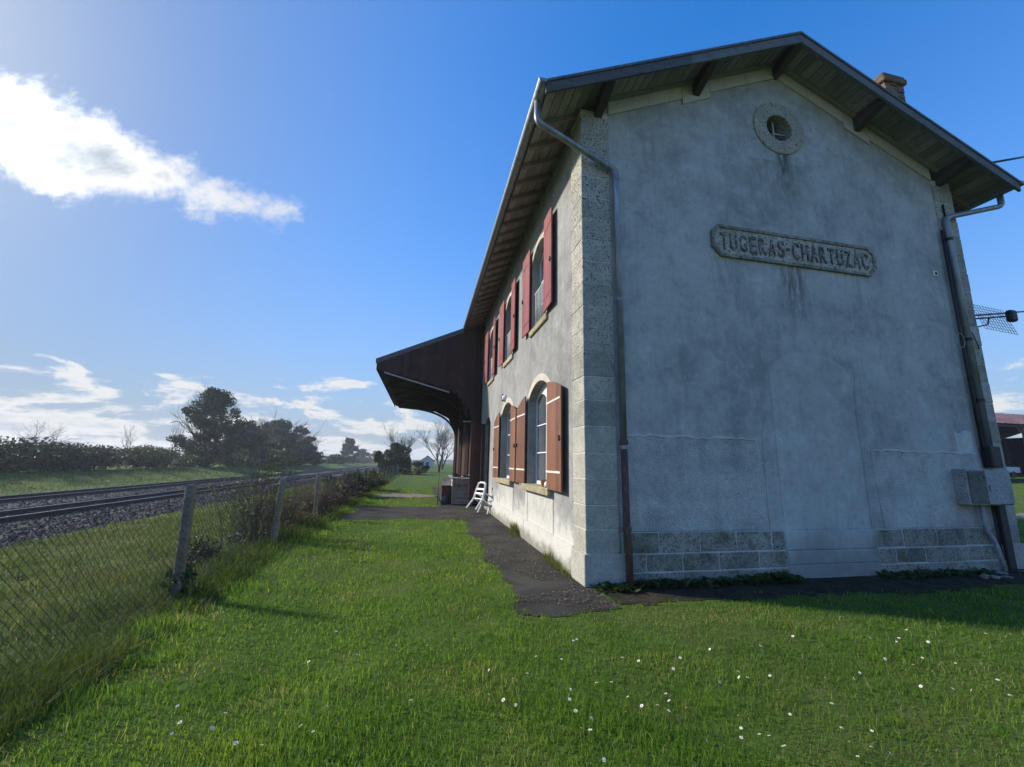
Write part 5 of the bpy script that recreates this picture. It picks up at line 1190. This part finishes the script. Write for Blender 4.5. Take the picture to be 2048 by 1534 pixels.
DP = [(1024+a/2, 1150+c_/2) for a, c_ in DP]+[(a/2, 1150+c_/2) for a, c_ in ((678,266),(1413,318),(1428,312),(1236,334),(1585,284),(1707,292),(1578,327),(1418,391),(1956,386),(1644,500),(1955,470),(2014,493),(1310,515),(901,552),(709,527),(719,594),(687,633),(1202,606),(1253,617),(942,676),(1047,668),(850,603),(1450,18),(1600,220),(1345,218),(1464,66))]
dm = MB(); np_ = 13
for k in range(np_):                                    # petals round a yellow heart on a thin stem
    a = 2*math.pi*k/np_; c1_, s1 = math.cos(a), math.sin(a); t1 = (-s1, c1_)
    dm.add([(c1_*.003, s1*.003, .001), (c1_*.010+t1[0]*.0024, s1*.010+t1[1]*.0024, .003), (c1_*.0125, s1*.0125, .0028), (c1_*.010-t1[0]*.0024, s1*.010-t1[1]*.0024, .003)], [(0, 1, 2, 3)])
dm.cur = 1; dm.tube([(0, 0, .0005), (0, 0, .0045), (0, 0, .006)], [.0046, .0042, .002], 8)
dm.cur = 2; dm.tube([(0, 0, -.085), (.002, .001, -.04), (0, 0, .001)], .0011, 4)
d0 = None
for (px_, py_) in DP:
    p = at(px_, py_, 2, .07); p.z = gz1(p.x, p.y)+random.uniform(.045, .07)
    if d0 is None: d0 = dm.build('daisy', ['petal', 'flower_heart', 'stem'], None); o = d0
    else: o = d0.copy(); col.objects.link(o)
    o.location = p; o.rotation_euler = (R_(random.gauss(0, 22)), R_(random.gauss(0, 22)), random.uniform(0, 6.28)); s_ = random.uniform(.7, 1.1); o.scale = (s_, s_, s_)
    o['label'] = 'white daisy in the lawn'; o['category'] = 'daisy'; o['group'] = 'daisies in the lawn'
# dead leaves and rubble at the far foot of the gable
for i in range(14):
    b = MB(); b.cbox(-.05, -.03, 0, .05, .03, .03, .01, .008); o = b.build('rubble', 'plinth_stone', None, label='bit of pale rubble on the soil under the meter cupboard', category='stone', group='rubble under the meter cupboard')
    o.location = (random.uniform(6.3, 8.2), random.uniform(-.5, -.18), .005); o.rotation_euler = (0, 0, random.uniform(0, 3)); o.scale = [random.uniform(.6, 1.6)]*3

# dead leaves and grit blown over the path
n_ = 5200; x = -1.1+1.1*rng.random(n_); y = -.9+9.5*rng.random(n_)**1.4; k = rng.random(n_) < .35; x[k] = -4.3+4.2*rng.random(k.sum()); y[k] = 6.8+3.2*rng.random(k.sum())
m_ = in_path(x, y) & ((x < -.06) | (y < 0)) & (vnoise(x, y, .45, 31) > .42); x, y = x[m_], y[m_]; n_ = len(x)
P_ = np.stack([x, y, np.full(n_, .026)], 1); a = rng.uniform(0, 6.28, n_); s_ = rng.uniform(.006, .022, n_)
d1 = np.stack([np.cos(a)*s_, np.sin(a)*s_, rng.uniform(-.004, .008, n_)], 1); d2 = np.stack([-np.sin(a)*s_*.5, np.cos(a)*s_*.5, rng.uniform(-.003, .006, n_)], 1)
V = np.stack([P_-d1, P_+d2, P_+d1, P_-d2], 1).reshape(-1, 3); F = (np.array([(0, 1, 2), (0, 2, 3)])[None]+np.arange(n_)[:, None, None]*4).reshape(-1, 3)
np_mesh('leaf_litter', V, F, 'dry_stem', attrs={'rnd': np.repeat(rng.random(n_)*.8, 4)}, kind='stuff', label='bits of dead leaf and grit scattered over the dark path', category='litter')
# ------------------------------------------------------------------ air
hzm = bpy.data.materials.new('haze_air'); hzm.use_nodes = True; nt = hzm.node_tree; nt.nodes.clear()
gg = G(nt); ho = gg.n('ShaderNodeOutputMaterial'); pv = gg.n('ShaderNodeVolumePrincipled')
pv.inputs['Color'].default_value = (.82, .90, 1, 1); pv.inputs['Density'].default_value = .00065; pv.inputs['Anisotropy'].default_value = .35
gg.L.new(pv.outputs[0], ho.inputs['Volume']); MT['haze_air'] = hzm
b = MB(); b.box(-740, -75, -3.5, 740, 900, 17.5)
b.build('haze', 'haze_air', None, kind='stuff', label='thin pale haze in the air', category='haze')
